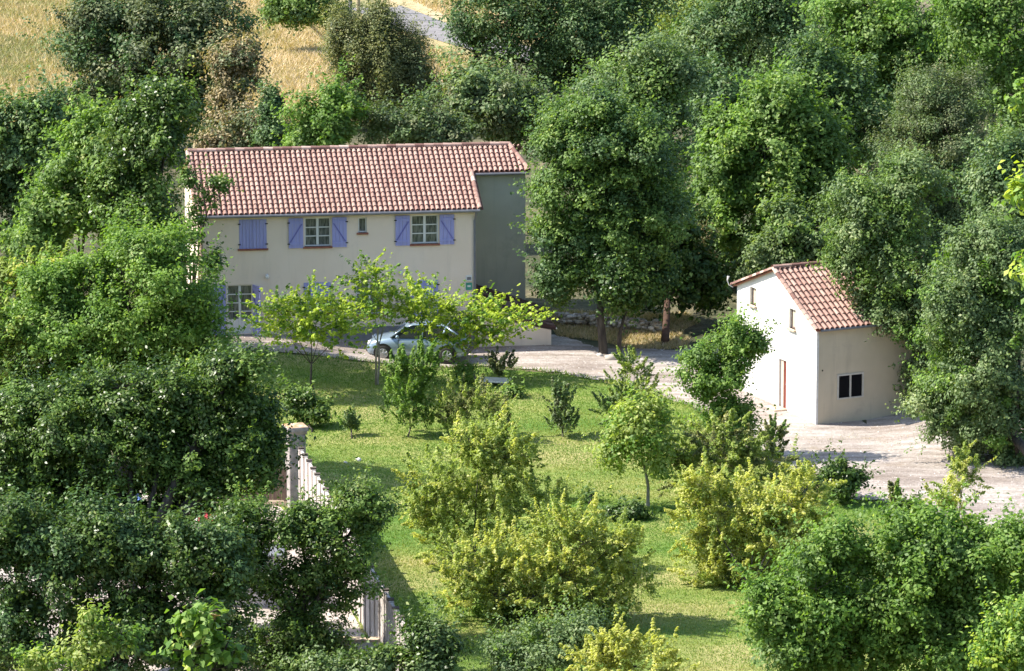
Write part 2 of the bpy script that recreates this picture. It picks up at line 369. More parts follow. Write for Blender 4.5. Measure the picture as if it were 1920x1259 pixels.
def tiles(name, u_rng, v_fn, zf, parent, mat, pitch=.208, row=.34, up=True, r=.074):
    """barrel tiles on the plane z=zf(v); columns run along v; v_fn(u)->(v0,v1) low to high"""
    V = []; F = []; T = []; K = 6
    ncol = int(round((u_rng[1] - u_rng[0]) / pitch)); pt = (u_rng[1] - u_rng[0]) / ncol
    for c in range(ncol):
        u = u_rng[0] + (c + .5) * pt; vr = v_fn(u)
        if not vr: continue
        v0, v1 = vr; n = max(1, int(round(abs(v1 - v0) / row))); st = (v1 - v0) / n
        for k in range(n):
            a = v0 + k * st - .04 * np.sign(st); b = v0 + (k + 1) * st + .02 * np.sign(st)
            tint = float(np.clip(rng.normal(.58, .05), 0, 1)); j = rng.normal(0, .005)
            for (kind) in (0, 1):
                base = len(V)
                for (vv, lift, rr) in ((a, .052, r * 1.08), (b, .016, r * .88)):
                    for i in range(K + 1):
                        t = math.pi * i / K
                        if kind == 0: V.append((u + j + rr * math.cos(t), vv, zf(vv) + lift + rr * .95 * math.sin(t)))
                        else: V.append((u + pt / 2 + (pt * .30) * math.cos(t), vv, zf(vv) + lift * .3 + .022 - .022 * math.sin(t)))
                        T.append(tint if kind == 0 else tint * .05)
                for i in range(K): F.append((base + i, base + i + 1, base + K + 2 + i, base + K + 1 + i))
                if kind == 0:   # butt end of the tile
                    base2 = len(V)
                    for i in range(K + 1):
                        t = math.pi * i / K
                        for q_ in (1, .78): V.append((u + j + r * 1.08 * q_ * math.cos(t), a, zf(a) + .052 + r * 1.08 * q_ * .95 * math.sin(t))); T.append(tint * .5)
                    for i in range(K): F.append((base2 + 2 * i, base2 + 2 * i + 2, base2 + 2 * i + 3, base2 + 2 * i + 1))
    return link(name, npmesh(name, np.array(V), np.array(F), mat, np.array(T), True), parent)
def ridge(name, A, B, parent, mat, r=.12, step=.38):
    A = np.array(A, float); B = np.array(B, float); d = B - A; Ln = np.linalg.norm(d); d /= Ln; n = max(1, int(Ln / step))
    a = np.cross(d, (0, 0, 1)); a /= np.linalg.norm(a); up = np.cross(a, d); V = []; F = []; T = []; K = 8
    for k in range(n):
        p = A + d * (k * Ln / n - .03); e = A + d * ((k + 1) * Ln / n + .03); tn = float(np.clip(rng.normal(.5, .25), 0, 1)); base = len(V)
        for (c, rr) in ((p, r * 1.1), (e, r * .9)):
            for i in range(K + 1):
                t = math.pi * (i / K * 1.1 - .05); V.append(c + rr * (math.cos(t) * a + math.sin(t) * up * .85)); T.append(tn)
        for i in range(K): F.append((base + i, base + i + 1, base + K + 2 + i, base + K + 1 + i))
    return link(name, npmesh(name, np.array(V), np.array(F), mat, np.array(T), True), parent)

def wall_open(mb, x0, x1, z0, z1, y, ops, depth=.2, T=None, top=None):
    """wall face in the x-z plane facing -y with rectangular openings and reveals; T maps (x,y,z)->point; top(x) optional roof height"""
    T = T or (lambda x, y, z: (x, y, z))
    gx = sorted(set([x0, x1] + [o[0] for o in ops] + [o[1] for o in ops])); gz = sorted(set([z0, z1] + [o[2] for o in ops] + [o[3] for o in ops]))
    for i in range(len(gx) - 1):
        for k in range(len(gz) - 1):
            cx, cz = (gx[i] + gx[i + 1]) / 2, (gz[k] + gz[k + 1]) / 2
            if any(o[0] < cx < o[1] and o[2] < cz < o[3] for o in ops): continue
            mb.add([T(gx[i], y, gz[k]), T(gx[i + 1], y, gz[k]), T(gx[i + 1], y, gz[k + 1]), T(gx[i], y, gz[k + 1])], [(0, 1, 2, 3)])
    for a, b, c, d_ in ops:
        for pa, pb in (((a, c), (a, d_)), ((a, d_), (b, d_)), ((b, d_), (b, c)), ((b, c), (a, c))):
            mb.add([T(pa[0], y, pa[1]), T(pb[0], y, pb[1]), T(pb[0], y + depth, pb[1]), T(pa[0], y + depth, pa[1])], [(0, 1, 2, 3)])

def casement(parent, x0, x1, z0, z1, y, rows=3, door=False, cols=2, name='window'):
    f = MB(); t = .055
    f.box(x0, x0 + t, y, y + .06, z0, z1); f.box(x1 - t, x1, y, y + .06, z0, z1)
    f.box(x0 + t, x1 - t, y, y + .06, z1 - t, z1); f.box(x0 + t, x1 - t, y, y + .06, z0, z0 + t)
    xm = (x0 + x1) / 2
    for c in range(1, cols): xm = x0 + (x1 - x0) * c / cols; f.box(xm - .05, xm + .05, y - .006, y + .055, z0 + t, z1 - t)
    zb = z0 + t + (.5 if door else 0)
    cell = (x1 - x0) / cols
    for c in range(cols):
        a = x0 + c * cell + t; b = x0 + (c + 1) * cell - t
        for k in range(1, rows): zz = zb + (z1 - t - zb) * k / rows; f.box(a, b, y + .006, y + .045, zz - .02, zz + .02)
        if door: f.box(a, b, y + .008, y + .05, z0 + t, zb + .04)
    wdw = f.build(name, white_p, parent)
    MB().box(x0 + t, x1 - t, y + .03, y + .04, z0 + t, z1 - t).build('pane', glass_dusk, wdw)
    return wdw
def glass_curtain():
    m, nt, bs = newmat('glass_over_curtain')
    nt.links.new(ramp(nt, noise(nt, 3, 5, stretch=(6, 1, 1)), [(.35, (.05, .055, .055)), (.6, (.20, .20, .19))]), bs.inputs['Base Color'])
    bs.inputs['Roughness'].default_value = .1; return m
glass_dusk = glass_curtain()
def shutter(parent, x0, x1, z0, z1, y, side=0, closed=False):
    """board shutter with battens; side=+-1 gives the direction of the diagonal"""
    s = MB(); nb = 4; bw = (x1 - x0) / nb
    for k in range(nb): s.box(x0 + k * bw + .004, x0 + (k + 1) * bw - .004, y - .03, y, z0, z1)
    if not closed:
        for zz in (z0 + .18, z1 - .18): s.box(x0 + .02, x1 - .02, y - .052, y - .03, zz - .045, zz + .045)
        BR = MB()
        a, b = (x0 + .06, x1 - .06) if side > 0 else (x1 - .06, x0 + .06)
        za, zb_ = z0 + .24, z1 - .24; w_ = .03
        BR.add([(a - w_, y - .05, za), (a + w_, y - .05, za), (b + w_, y - .05, zb_), (b - w_, y - .05, zb_), (a - w_, y - .03, za), (a + w_, y - .03, za), (b + w_, y - .03, zb_), (b - w_, y - .03, zb_)],
              [(0, 1, 2, 3), (0, 4, 5, 1), (1, 5, 6, 2), (2, 6, 7, 3), (3, 7, 4, 0)])
    else: s.box(x1 - .03 if side > 0 else x0, x1 if side > 0 else x0 + .03, y - .045, y - .03, z0, z1)
    o = s.build('shutter', blue_m, parent)
    if not closed: BR.build('brace', blue_shadow, o)
    hx = x0 if side > 0 else x1
    for zz in (z0 + .18, z1 - .18): MB().box(hx - .05, hx + .05, y - .066, y - .053, zz - .02, zz + .02).build('hinge', black_m, o)
    return o

# ------------------------------------------------------------ HOUSE
TH = rad(7.5); HR = gnd(893, 648)
house = thing('house', 'two-storey cream farmhouse with red tiled roof and lavender shutters', 'house', (HR[0], HR[1], 0), TH)
LW = -11.12; EV = 5.66; DR, RS = 4.6, 1.65; RC = 2.8       # left end, eave, half depth, rise, recess
zr = lambda v: EV + RS * (v / DR if v <= DR else (2 * DR - v) / DR)
UE, U1 = 2.5, 1.95
ops = [(-9.55, -8.45, 4.22, 5.41), (-6.93, -5.87, 4.24, 5.42), (-4.77, -4.42, 4.76, 5.38), (-2.63, -1.53, 4.24, 5.41),
       (-10.07, -9.03, .74, 2.75), (-6.98, -5.89, 1.55, 2.77), (-4.87, -3.80, 1.40, 2.72), (-2.64, -1.54, .74, 2.74)]
wl = MB()
wall_open(wl, LW, 0, -1, EV, 0, ops)
wl.add([(LW, 0, -1), (LW, 0, EV), (LW, DR, EV + RS), (LW, 2 * DR, EV), (LW, 2 * DR, -1)], [(0, 1, 2, 3, 4)])
wl.add([(0, 0, -1), (0, 0, EV), (0, RC, zr(RC)), (0, RC, -1)], [(0, 3, 2, 1)])
MB().add([(0.003, RC, -1), (UE - .12, RC, -1), (UE - .12, RC, zr(RC)), (0.003, RC, zr(RC))], [(0, 1, 2, 3)]).build('recessed_wall', rendermat('shaded_render', (.44, .44, .39), (.50, .50, .45), (.27, .29, .25), .5), house)  # recess shade put into the render colour, darker than the facade
wl.add([(UE - .12, RC, -1), (UE - .12, 2 * DR, -1), (UE - .12, 2 * DR, EV), (U1 - .05, DR, EV + RS - .05), (UE - .12, RC, zr(RC))], [(0, 1, 2, 3, 4)])
wl.add([(LW, 2 * DR, -1), (UE - .12, 2 * DR, -1), (UE - .12, 2 * DR, EV), (LW, 2 * DR, EV)], [(0, 3, 2, 1)])
wl.build('wall', render_m, house)
# roof deck + tiles
rf = MB(); th_ = .05
def deck(poly):
    n = len(poly); v0 = [(u, v, zr(v) + .0) for u, v in poly]; v1 = [(u, v, zr(v) + th_) for u, v in poly]
    rf.add(v0 + v1, [tuple(range(n))[::-1], tuple(range(n, 2 * n))] + [(i, (i + 1) % n, n + (i + 1) % n, n + i) for i in range(n)])
zr_front = lambda v: EV + RS * v / DR
deck([(LW - .14, -.22), (.12, -.22), (.12, RC - .2), (UE, RC - .2), (U1, DR), (LW - .14, DR)])
deck([(LW - .14, DR), (U1, DR), (UE, 2 * DR + .2), (LW - .14, 2 * DR + .2)])
roof = rf.build('roof', terra_m, house)
def vf(u):
    lo = -.24 if u < .12 else RC - .22
    hi = DR if u < U1 else DR - (u - U1) / (UE - U1) * (DR - RC + .2)
    return (lo, hi) if hi - lo > .15 else None
tiles('front_tiles', (LW - .14, UE), vf, lambda v: zr_front(v) + th_, roof, tile_m)
tiles('back_tiles', (LW - .14, UE), lambda u: (2 * DR + .2, DR), lambda v: zr(v) + th_, roof, tile_m, row=.4)
ridge('ridge_tiles', (LW - .14, DR, EV + RS + .12), (U1, DR, EV + RS + .12), roof, tile_m)
ridge('verge_tiles', (U1, DR, EV + RS + .12), (UE, RC - .2, zr(RC - .2) + .12), roof, tile_m, r=.09)
ridge('verge_tiles', (.13, -.2, zr_front(-.2) + .10), (.13, RC - .2, zr(RC - .2) + .10), roof, tile_m, r=.09)
ridge('verge_tiles', (LW - .15, -.2, zr_front(-.2) + .10), (LW - .15, DR, EV + RS + .10), roof, tile_m, r=.09)
g = MB(); g.tube([(LW - .1, -.27, EV - .07), (.12, -.27, EV - .07)], .065, 8); g.box(LW, .02, -.2, -.003, EV - .13, EV - .075)
g.build('gutter', zinc, roof)
MB().tube([(.1, RC - .27, zr(RC) - .1), (UE, RC - .27, zr(RC) - .1)], .06, 8).build('gutter', zinc, roof)
MB().tube([(-.02, -.27, EV - .1), (-.02, -.2, EV - .25), (-.06, -.06, EV - .5), (-.06, -.06, .1)], .05, 8).build('downpipe', zinc, house)
MB().tube([(LW + .06, -.27, EV - .1), (LW + .06, -.07, EV - .45), (LW + .06, -.07, .7)], .045, 8).build('downpipe', brownpipe, house)
MB().tube([(LW - .055, .12, EV - .2), (LW - .055, .12, .7)], .04, 8).build('downpipe', brownpipe, house)
# windows
def sill(x0, x1, z, par=house): return MB().box(x0 - .06, x1 + .06, -.075, .16, z - .07, z).build('sill', terra_m, par, bevel=.006)
shutter(house, -9.55, -9.005, 4.22, 5.41, .0 + .02, 1, True); shutter(house, -8.995, -8.45, 4.22, 5.41, .02, -1, True); sill(-9.55, -8.45, 4.22)
for a, b in ((-6.93, -5.87), (-2.63, -1.53)):
    wv = casement(house, a, b, 4.24, 5.415, .1); sill(a, b, 4.24, wv)
    shutter(house, a - .64, a - .05, 4.20, 5.42, -.025, 1); shutter(house, b + .05, b + .64, 4.20, 5.42, -.025, -1)
wv = casement(house, -4.77, -4.42, 4.76, 5.38, .08, 1, cols=1); sill(-4.77, -4.42, 4.76, wv)
dr = casement(house, -10.07, -9.03, .74, 2.75, .1, 4, True, name='french_door')
MB().tube([(-9.52, .06, 1.7), (-9.52, .03, 1.7), (-9.44, .03, 1.7)], .012, 6).build('handle', zinc, dr)
shutter(house, -10.68, -10.11, .74, 2.76, -.025, 1)
sh = shutter(house, 0, .56, .74, 2.76, 0, -1); sh.location = (-9.02, -.03, 0); sh.rotation_euler = (0, 0, rad(-62))
shutter(house, -6.98, -6.44, 1.55, 2.77, .02, 1, True); shutter(house, -6.43, -5.89, 1.55, 2.77, .02, -1, True); sill(-6.98, -5.89, 1.55)
wv = casement(house, -4.87, -3.80, 1.40, 2.72, .1); sill(-4.87, -3.80, 1.40, wv)
shutter(house, -2.64, -2.095, .74, 2.74, .02, 1, True); shutter(house, -2.085, -1.54, .74, 2.74, .02, -1, True)
MB().box(-7.3, 0, -.035, -.003, -1, .9).box(-3.0, -1.2, -.5, -.036, -.5, .70).build('plinth', plinth_m, house)
MB().box(-10.4, -8.7, -.45, -.003, 0, .66).build('doorstep', stonesill, house)
for x in (-8.46, -3.05):
    lp = MB().box(x - .05, x + .05, -.03, -.003, 3.0, 3.16).build('wall_lamp', zinc, house)
    b = MB(); b.tube([(x, -.1, 2.98), (x, -.1, 3.02), (x, -.1, 3.1), (x, -.1, 3.17), (x, -.1, 3.2)], [.03, .075, .085, .05, .01], 10).build('lamp_globe', white_p, lp, True)
sg = MB().box(-.42, -.17, -.03, -.003, 2.30, 2.60).build('plaque', simple('green_enamel', (.05, .28, .20), (.07, .36, .26), 4, .4), house)
MB().box(-.36, -.23, -.036, -.0305, 2.42, 2.50).build('emblem', white_p, sg)
mb_ = MB().box(-.42, -.17, -.045, -.003, 2.66, 2.90).build('meter_box', white_p, house, bevel=.01)
MB().box(-.38, -.21, -.052, -.0455, 2.72, 2.84).build('flap', zinc, mb_)

# lean-to at the right of the house
def loc2w(p, O, a):
    return (O[0] + p[0] * math.cos(a) - p[1] * math.sin(a), O[1] + p[0] * math.sin(a) + p[1] * math.cos(a), p[2])
lean = thing('lean_to', 'low lean-to with shade-darkened sloping roof against the right end of the house', 'outbuilding', (HR[0], HR[1], 0), TH)
LA, LB, LC, LD = (.06, RC - .03, 1.95), (2.75, RC - .1, 1.0), (3.2, -.35, .62), (.02, -.35, 1.38)
MB().add([(.03, -.3, -.6), (3.02, -.3, -.6), (3.02, -.3, .62), (.03, -.3, 1.32)], [(0, 1, 2, 3)]).add(
    [(3.02, -.3, -.6), (2.7, RC - .15, -.6), (2.7, RC - .15, .95), (3.02, -.3, .62)], [(0, 1, 2, 3)]).build('wall', render_m, lean)
def slab(P4, t):
    m_ = MB(); m_.add([(*p[:2], p[2]) for p in P4] + [(*p[:2], p[2] + t) for p in P4], [(3, 2, 1, 0), (4, 5, 6, 7), (0, 1, 5, 4), (1, 2, 6, 5), (2, 3, 7, 6), (3, 0, 4, 7)]); return m_
V = []; F = []; T = []
A_, B_, C_, D_ = [np.array(p) for p in (LA, LB, LC, LD)]
lr = slab([LD, LC, LB, LA], .06).build('roof', simple('shaded_tile_base', (.045, .025, .02), (.09, .045, .035), 6, .9, 20, .02), lean)  # slab colour carries the shade the house throws on this roof
n = 13
for i in range(n):
    s0 = (i + .5) / n
    p = D_ + (A_ - D_) * s0; q_ = C_ + (B_ - C_) * s0; K = 6
    for k in range(9):
        tn = float(np.clip(rng.normal(.4, .2), 0, 1)); base = len(V)
        for (tt, rr, lf) in ((k / 9, .075, .05), ((k + 1) / 9 + .01, .09, .075)):
            c = p + (q_ - p) * tt; ax = (A_ - D_) / np.linalg.norm(A_ - D_)
            for j in range(K + 1):
                th = math.pi * j / K; V.append(c + ax * rr * math.cos(th) + np.array([0, 0, 1]) * (lf + rr * math.sin(th))); T.append(tn)
        for j in range(K): F.append((base + j, base + j + 1, base + K + 2 + j, base + K + 1 + j))
link('tiles', npmesh('tiles', np.array(V), np.array(F), tile_shaded, np.array(T), True), lr)
MB().tube([C_ + [.03, 0, .06], B_ + [.03, 0, .06]], .03, 6).build('edge_trim', white_p, lr)

# ------------------------------------------------------------ OUTBUILDING
OT = rad(25); OB = gnd(1530, 795)
barn = thing('outbuilding', 'small white gabled outbuilding with red tiled roof by the gravel yard', 'outbuilding', (OB[0], OB[1], 0), OT)
GW, AP, ER, EL, ZA, OL = 6.5, 3.3, 3.66, 4.12, 5.30, 6.5        # gable width, apex, eaves, apex height, length
# gable wall lies in local x=0, y from 0 to GW, facing -x
gm = MB()
Tg = lambda a, y, z: (y, a, z)     # wall_open coords (a along y, depth into +x)
gops = [(4.90, 5.42, 3.60, 4.28), (1.70, 2.22, 3.28, 4.04), (2.40, 3.00, .03, 1.93)]
zt = 3.28
def zg(y): return ER + (ZA - ER) * y / AP if y < AP else EL + (ZA - EL) * (GW - y) / (GW - AP)
cuts = sorted(set([0, GW, AP] + [o[0] for o in gops] + [o[1] for o in gops]))
for i in range(len(cuts) - 1):
    a, b = cuts[i], cuts[i + 1]; mid = (a + b) / 2; zz = -.6
    for o in sorted([o for o in gops if o[0] < mid < o[1]], key=lambda o: o[2]):
        gm.add([(0, a, zz), (0, b, zz), (0, b, o[2]), (0, a, o[2])], [(0, 1, 2, 3)]); zz = o[3]
    gm.add([(0, a, zz), (0, b, zz), (0, b, zg(b)), (0, a, zg(a))], [(0, 1, 2, 3)])
for a, b, c, d_ in gops:
    for pa, pb in (((a, c), (a, d_)), ((a, d_), (b, d_)), ((b, d_), (b, c)), ((b, c), (a, c))):
        gm.add([(0, pa[0], pa[1]), (0, pb[0], pb[1]), (.2, pb[0], pb[1]), (.2, pa[0], pa[1])], [(0, 1, 2, 3)])
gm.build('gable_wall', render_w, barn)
sw = MB(); bo = [(.95, 1.95, .90, 1.75)]
wall_open(sw, 0, OL, -.6, ER, 0, bo, .14)
sw.add([(OL, 0, -.6), (OL, GW, -.6), (OL, GW, EL), (OL, AP, ZA), (OL, 0, ER)], [(0, 1, 2, 3, 4)])
sw.add([(0, GW, -.6), (OL, GW, -.6), (OL, GW, EL), (0, GW, EL)], [(0, 3, 2, 1)])
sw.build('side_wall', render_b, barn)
MB().box(-.02, .07, -.02, .06, -.5, ER - .05).build('corner_band', simple('weathered_white', (.62, .60, .60), (.74, .73, .72), 8, .9), barn)
br = MB()
for pl in ([(-.12, -.16, 0), (OL + .1, -.16, 0), (OL + .1, AP, 1), (-.12, AP, 1)], [(-.12, AP, 1), (OL + .1, AP, 1), (OL + .1, GW + .15, 2), (-.12, GW + .15, 2)]):
    v0 = [(x, y, zg(y) + .0) for x, y, _ in pl]; v1 = [(x, y, zg(y) + .05) for x, y, _ in pl]
    br.add(v0 + v1, [(3, 2, 1, 0), (4, 5, 6, 7), (0, 1, 5, 4), (1, 2, 6, 5), (2, 3, 7, 6), (3, 0, 4, 7)])
broof = br.build('roof', terra_m, barn)
tiles('front_tiles', (-.05, OL + .1), lambda u: (-.18, AP), lambda v: zg(v) + .05, broof, tile_m, pitch=.225)
tiles('back_tiles', (-.05, OL + .1), lambda u: (GW + .16, AP), lambda v: zg(v) + .05, broof, tile_m, pitch=.225, row=.38)
ridge('ridge_tiles', (-.14, AP, ZA + .12), (OL + .1, AP, ZA + .12), broof, tile_m, .11)
ridge('verge_tiles', (-.11, -.17, zg(-.17) + .08), (-.11, AP, ZA + .08), broof, tile_m, .10, .30)
ridge('verge_tiles', (-.11, GW + .15, zg(GW + .15) + .08), (-.11, AP, ZA + .08), broof, tile_m, .10, .30)
MB().tube([(.05, -.2, ER - .05), (OL, -.2, ER - .05)], .05, 8).build('gutter', zinc, broof)
# gable slits
for (a, b, c, d_) in gops[:2]:
    f = MB(); f.box(.10, .15, a, a + .05, c, d_); f.box(.10, .15, b - .05, b, c, d_); f.box(.10, .15, a + .05, b - .05, d_ - .05, d_); f.box(.10, .15, a + .05, b - .05, c, c + .05)
    wd = f.build('window', simple('brown_frame', (.16, .10, .08), (.22, .14, .11), 5, .6), barn)
    MB().box(.12, .13, a + .05, b - .05, c + .05, d_ - .05).build('pane', simple('cream_blind', (.55, .46, .36), (.62, .52, .41), 6, .5), wd)
    MB().box(-.11, .1, a - .05, b + .05, c - .07, c).build('sill', stonesill, wd, bevel=.006)
a, b, c, d_ = gops[2]
dd = MB().box(.1, .14, a, b, c, d_).build('door', redpaint, barn)
MB().box(.075, .0995, a + .36, b - .03, c + .02, d_ - .03).build('panel', simple('pale_board', (.55, .46, .38), (.63, .53, .44), 6, .6), dd)
MB().tube([(.09, a + .1, 1.0), (.05, a + .1, 1.0), (.05, a + .18, 1.0)], .012, 6).build('handle', zinc, dd)
MB().box(-.55, -.003, a - .1, b + .15, -.2, .09).build('doorstep', stonesill, barn, bevel=.01)
# window with two black shutter panels
f = MB(); f.box(.88, .95, -.03, .1, .84, 1.81); f.box(1.95, 2.02, -.03, .1, .84, 1.81); f.box(.95, 1.95, -.03, .1, .84, .90); f.box(.95, 1.95, -.03, .1, 1.75, 1.81); f.box(1.42, 1.48, -.025, .1, .90, 1.75)
wd = f.build('window', simple('grey_frame', (.50, .48, .44), (.58, .55, .50), 5, .7), barn)
for xa, xb in ((.955, 1.415), (1.485, 1.945)):
    s = MB(); s.box(xa, xb, .02, .05, .905, 1.745)
    for zz in (1.02, 1.62): s.box(xa + .02, xa + .30, .003, .02, zz - .02, zz + .02)
    s.build('shutter', black_m, wd)
# aerial on the left eave
an = MB(); an.tube([(-.12, GW + .12, EL - .08), (-.28, GW + .16, EL + .02), (-.34, GW + .17, EL + .2), (-.30, GW + .16, EL + .36)], [.02, .02, .02, .05], 7)
an.build('floodlight', white_p, barn)
MB().box(.22, .27, -.012, -.002, 2.0, 2.06).build('wall_vent', black_m, barn)

# ------------------------------------------------------------ TREES
class Wood(MB): pass
def leaf_verts(P, N, size, asp, tint):
    n = len(P); R = rng.normal(size=(n, 3)); T = np.cross(N, R); T /= np.linalg.norm(T, axis=1)[:, None] + 1e-9; B = np.cross(N, T)
    s = size * rng.uniform(.65, 1.25, n)[:, None]; w_ = s * asp
    V = np.empty((n, 4, 3)); V[:, 0] = P - T * s * .5; V[:, 1] = P + B * w_ * .5 + N * s * .12 - T * s * .05; V[:, 2] = P + T * s * .5; V[:, 3] = P - B * w_ * .5 + N * s * .12 - T * s * .05
    return V.reshape(-1, 3), np.repeat(tint, 4)
def unit(n):
    v = rng.normal(size=(n, 3)); return v / np.linalg.norm(v, axis=1)[:, None]
LEAVES = [0]; TROP = sv * .5 + np.array([0, 0, .55])       # leaves turn towards the light
def tree(name, label, cat, Y, lobes, leaf='mid', leaf2=None, base=None, trunk_r=.16, rc=.55, size=.19, asp=.6, lpc=105, dens=1.0,
         shoots=0, upb=.5, group='trees', sub=8, flat=.75, bk=None, gap=.12, depth=None, back=.45, forks=1, spread2=.3, tintb=0.0, shell=.55, trunkfrac=.45, wood=True, boff=(0, 0), thin=.38, planar=1.0):
    """lobes: (px, py, rx, ry[, dY]) in photo pixels at depth Y; each is broken into smaller sub-lobes"""
    bk = bk or bark
    subs = []; PAR = []
    for lb in lobes:
        dy = lb[4] if len(lb) > 4 else 0
        c, s = at(lb[0], lb[1], Y + dy); R = np.array([lb[2] / s, (depth or (lb[2] + lb[3]) / 2 / s), lb[3] / s])
        subs.append((c, R * .86)); par_ = len(subs) - 1; PAR.append(par_)
        for _ in range(sub):
            v = unit(1)[0] * [1, 1, 1.25]; v[2] = abs(v[2]) * (1 if rng.random() < .65 else -1)
            k = rng.uniform(.38, .60); subs.append((c + v * R * (1.10 - k), R * k)); PAR.append(par_)
    lob = [s_[0] for s_ in subs]; cen = np.mean(lob, axis=0)
    if base is None: bx, by = cen[0] + boff[0], cen[1] + boff[1]
    else:
        g0 = gnd(*base, 0.0); bx, by = g0[0], g0[1]
        for _ in range(4): g0 = gnd(*base, hz(bx, by)); bx, by = g0[0], g0[1]
    bz = hz(bx, by); root = thing(name, label, cat, (bx, by, bz), 0, group)
    size = size * float(rng.uniform(.86, 1.18))
    CP = []; CR = []; CL = []; CD = []
    for li, (c, R) in enumerate(subs):
        Rm = float(np.mean(R)); n = max(4, int(dens * (4.6 if PAR[li] == li else 3.2) * (Rm / rc) ** 2))
        v = unit(n); v = v[(v[:, 1] < .15) | (v[:, 2] > .3) | (rng.random(len(v)) < back)]
        rr = rng.uniform(shell, 1.0, len(v)) ** .6 * (1 + .15 * np.sin(v[:, 0] * 5 + li) + .15 * np.sin(v[:, 2] * 7 + 2 * li) + .08 * rng.normal(size=len(v)))
        p = c + v * R * rr[:, None]
        CP.append(p); CL.append(np.full(len(p), li)); CD.append(v)
    CP = np.concatenate(CP); CL = np.concatenate(CL); CD = np.concatenate(CD)
    k = (rng.random(len(CP)) > gap) & (CP[:, 2] > h(CP[:, 0], CP[:, 1]) + .15); CP, CL, CD = CP[k], CL[k], CD[k]
    n = len(CP); ctint = rng.normal(0, .13, n)
    cr = rc * rng.uniform(.5, 1.3, n) ** 1.1
    cnt = np.maximum(6, (lpc * 1.7 * (cr / rc) ** 2)).astype(int); ci = np.repeat(np.arange(n), cnt); M = len(ci)
    U = unit(M); rr = rng.random(M) ** .42 * (1 + .12 * np.abs(rng.normal(size=M)))
    if shoots:
        sd = CD * .7 * [1, 1, planar] + np.array([0, 0, upb]) + rng.normal(0, spread2, (n, 3)); sd /= np.linalg.norm(sd, axis=1)[:, None]
        t = rng.random(M); Lh = shoots * rng.uniform(.5, 1.2, n)
        P = CP[ci] + sd[ci] * (t * Lh[ci])[:, None] + U * (rr * cr[ci] * thin * (1.15 - t))[:, None]
        Nn = U * .7 + TROP * .9 + rng.normal(0, .35, (M, 3))
    else:
        P = CP[ci] + U * (rr * cr[ci])[:, None] * [1, 1, flat]
        sp = rng.random(M) < .20; ns = 4; sdir = unit(n * ns).reshape(n, ns, 3) * .8 + CD[:, None, :] * .7 + [0, 0, .25]; kk = rng.integers(0, ns, M)
        P[sp] = (CP[ci] + sdir[ci, kk] * (cr[ci] * rng.uniform(.5, 1.75, M))[:, None] + rng.normal(0, .11, (M, 3)) * cr[ci][:, None])[sp]
        Nn = U * .75 + CD[ci] * .35 + TROP * .7 + rng.normal(0, .30, (M, 3))
    Nn /= np.linalg.norm(Nn, axis=1)[:, None] + 1e-9
    ok = P[:, 2] > h(P[:, 0], P[:, 1]) + .03; P, Nn, ci = P[ok], Nn[ok], ci[ok]
    tint = np.clip(.42 + tintb + ctint[ci] + rng.normal(0, .2, len(P)), 0, 1)
    sel = np.zeros(len(P), bool) if leaf2 is None else (rng.random(n) < leaf2[1])[ci]
    LEAVES[0] += len(P)
    O = np.array([bx, by, bz])
    for j, (mk, s_) in enumerate(((leaf, ~sel), (leaf2[0] if leaf2 else leaf, sel))):
        if not s_.any(): continue
        V, T = leaf_verts(P[s_] - O, Nn[s_], size, asp, tint[s_])
        link('crown', npmesh('crown', V, np.arange(len(V)).reshape(-1, 4), L[mk], T), root)
    # wood
    if wood:
        wd = Wood(); zb = .0; ctr = cen - O
        top = ctr * [1, 1, trunkfrac * 1.6] if forks == 1 else ctr * [.3, .3, .1]
        top = np.array([ctr[0] * .6, ctr[1] * .6, max(.3, ctr[2] * (trunkfrac if forks == 1 else .12))])
        b0 = np.array([0, 0, -.3]); m1 = top * .5 + np.append(rng.normal(0, .08 * np.linalg.norm(top) * .5, 2), 0)
        wd.tube([b0, (0, 0, .15), m1, top], [trunk_r * 1.35, trunk_r * 1.1, trunk_r * .9, trunk_r * .72], 9)
        for li, (c, R) in enumerate(subs):
            cl = c - O; mid = top * .5 + cl * .5 + rng.normal(0, .15, 3) + [0, 0, .05 * np.linalg.norm(cl - top)]
            if PAR[li] == li: wd.tube([top - (0, 0, .05), mid, cl], [trunk_r * .42, trunk_r * .27, trunk_r * .14], 6, False)
            else:
                pc = subs[PAR[li]][0] - O; wd.tube([pc, (pc + cl) * .5 + rng.normal(0, .08, 3), cl], [trunk_r * .14, trunk_r * .1, trunk_r * .05], 5, False)
            sel_ = np.where(CL == li)[0]
            for i in sel_[:: max(1, len(sel_) // 14)]:
                e = CP[i] - O; mm = cl * .45 + e * .55 + rng.normal(0, .06, 3)
                wd.tube([cl, mm, e], [trunk_r * .07, trunk_r * .05, .008], 4, False)
        wd.build('trunk', bk, root, True)
    return root

WOODS = 'trees of the dense wood right of the house'; BEH = 'trees and bushes behind the house'; LEFT = 'trees at the left of the house'
YEL = 'yellow-green shrubs on the lower lawn'; LB_ = 'bushes dotted over the lawn'; FRT = 'trees in the foreground'; SAP = 'young trees in front of the house'
B = dict(size=.20, lpc=95, rc=.7)
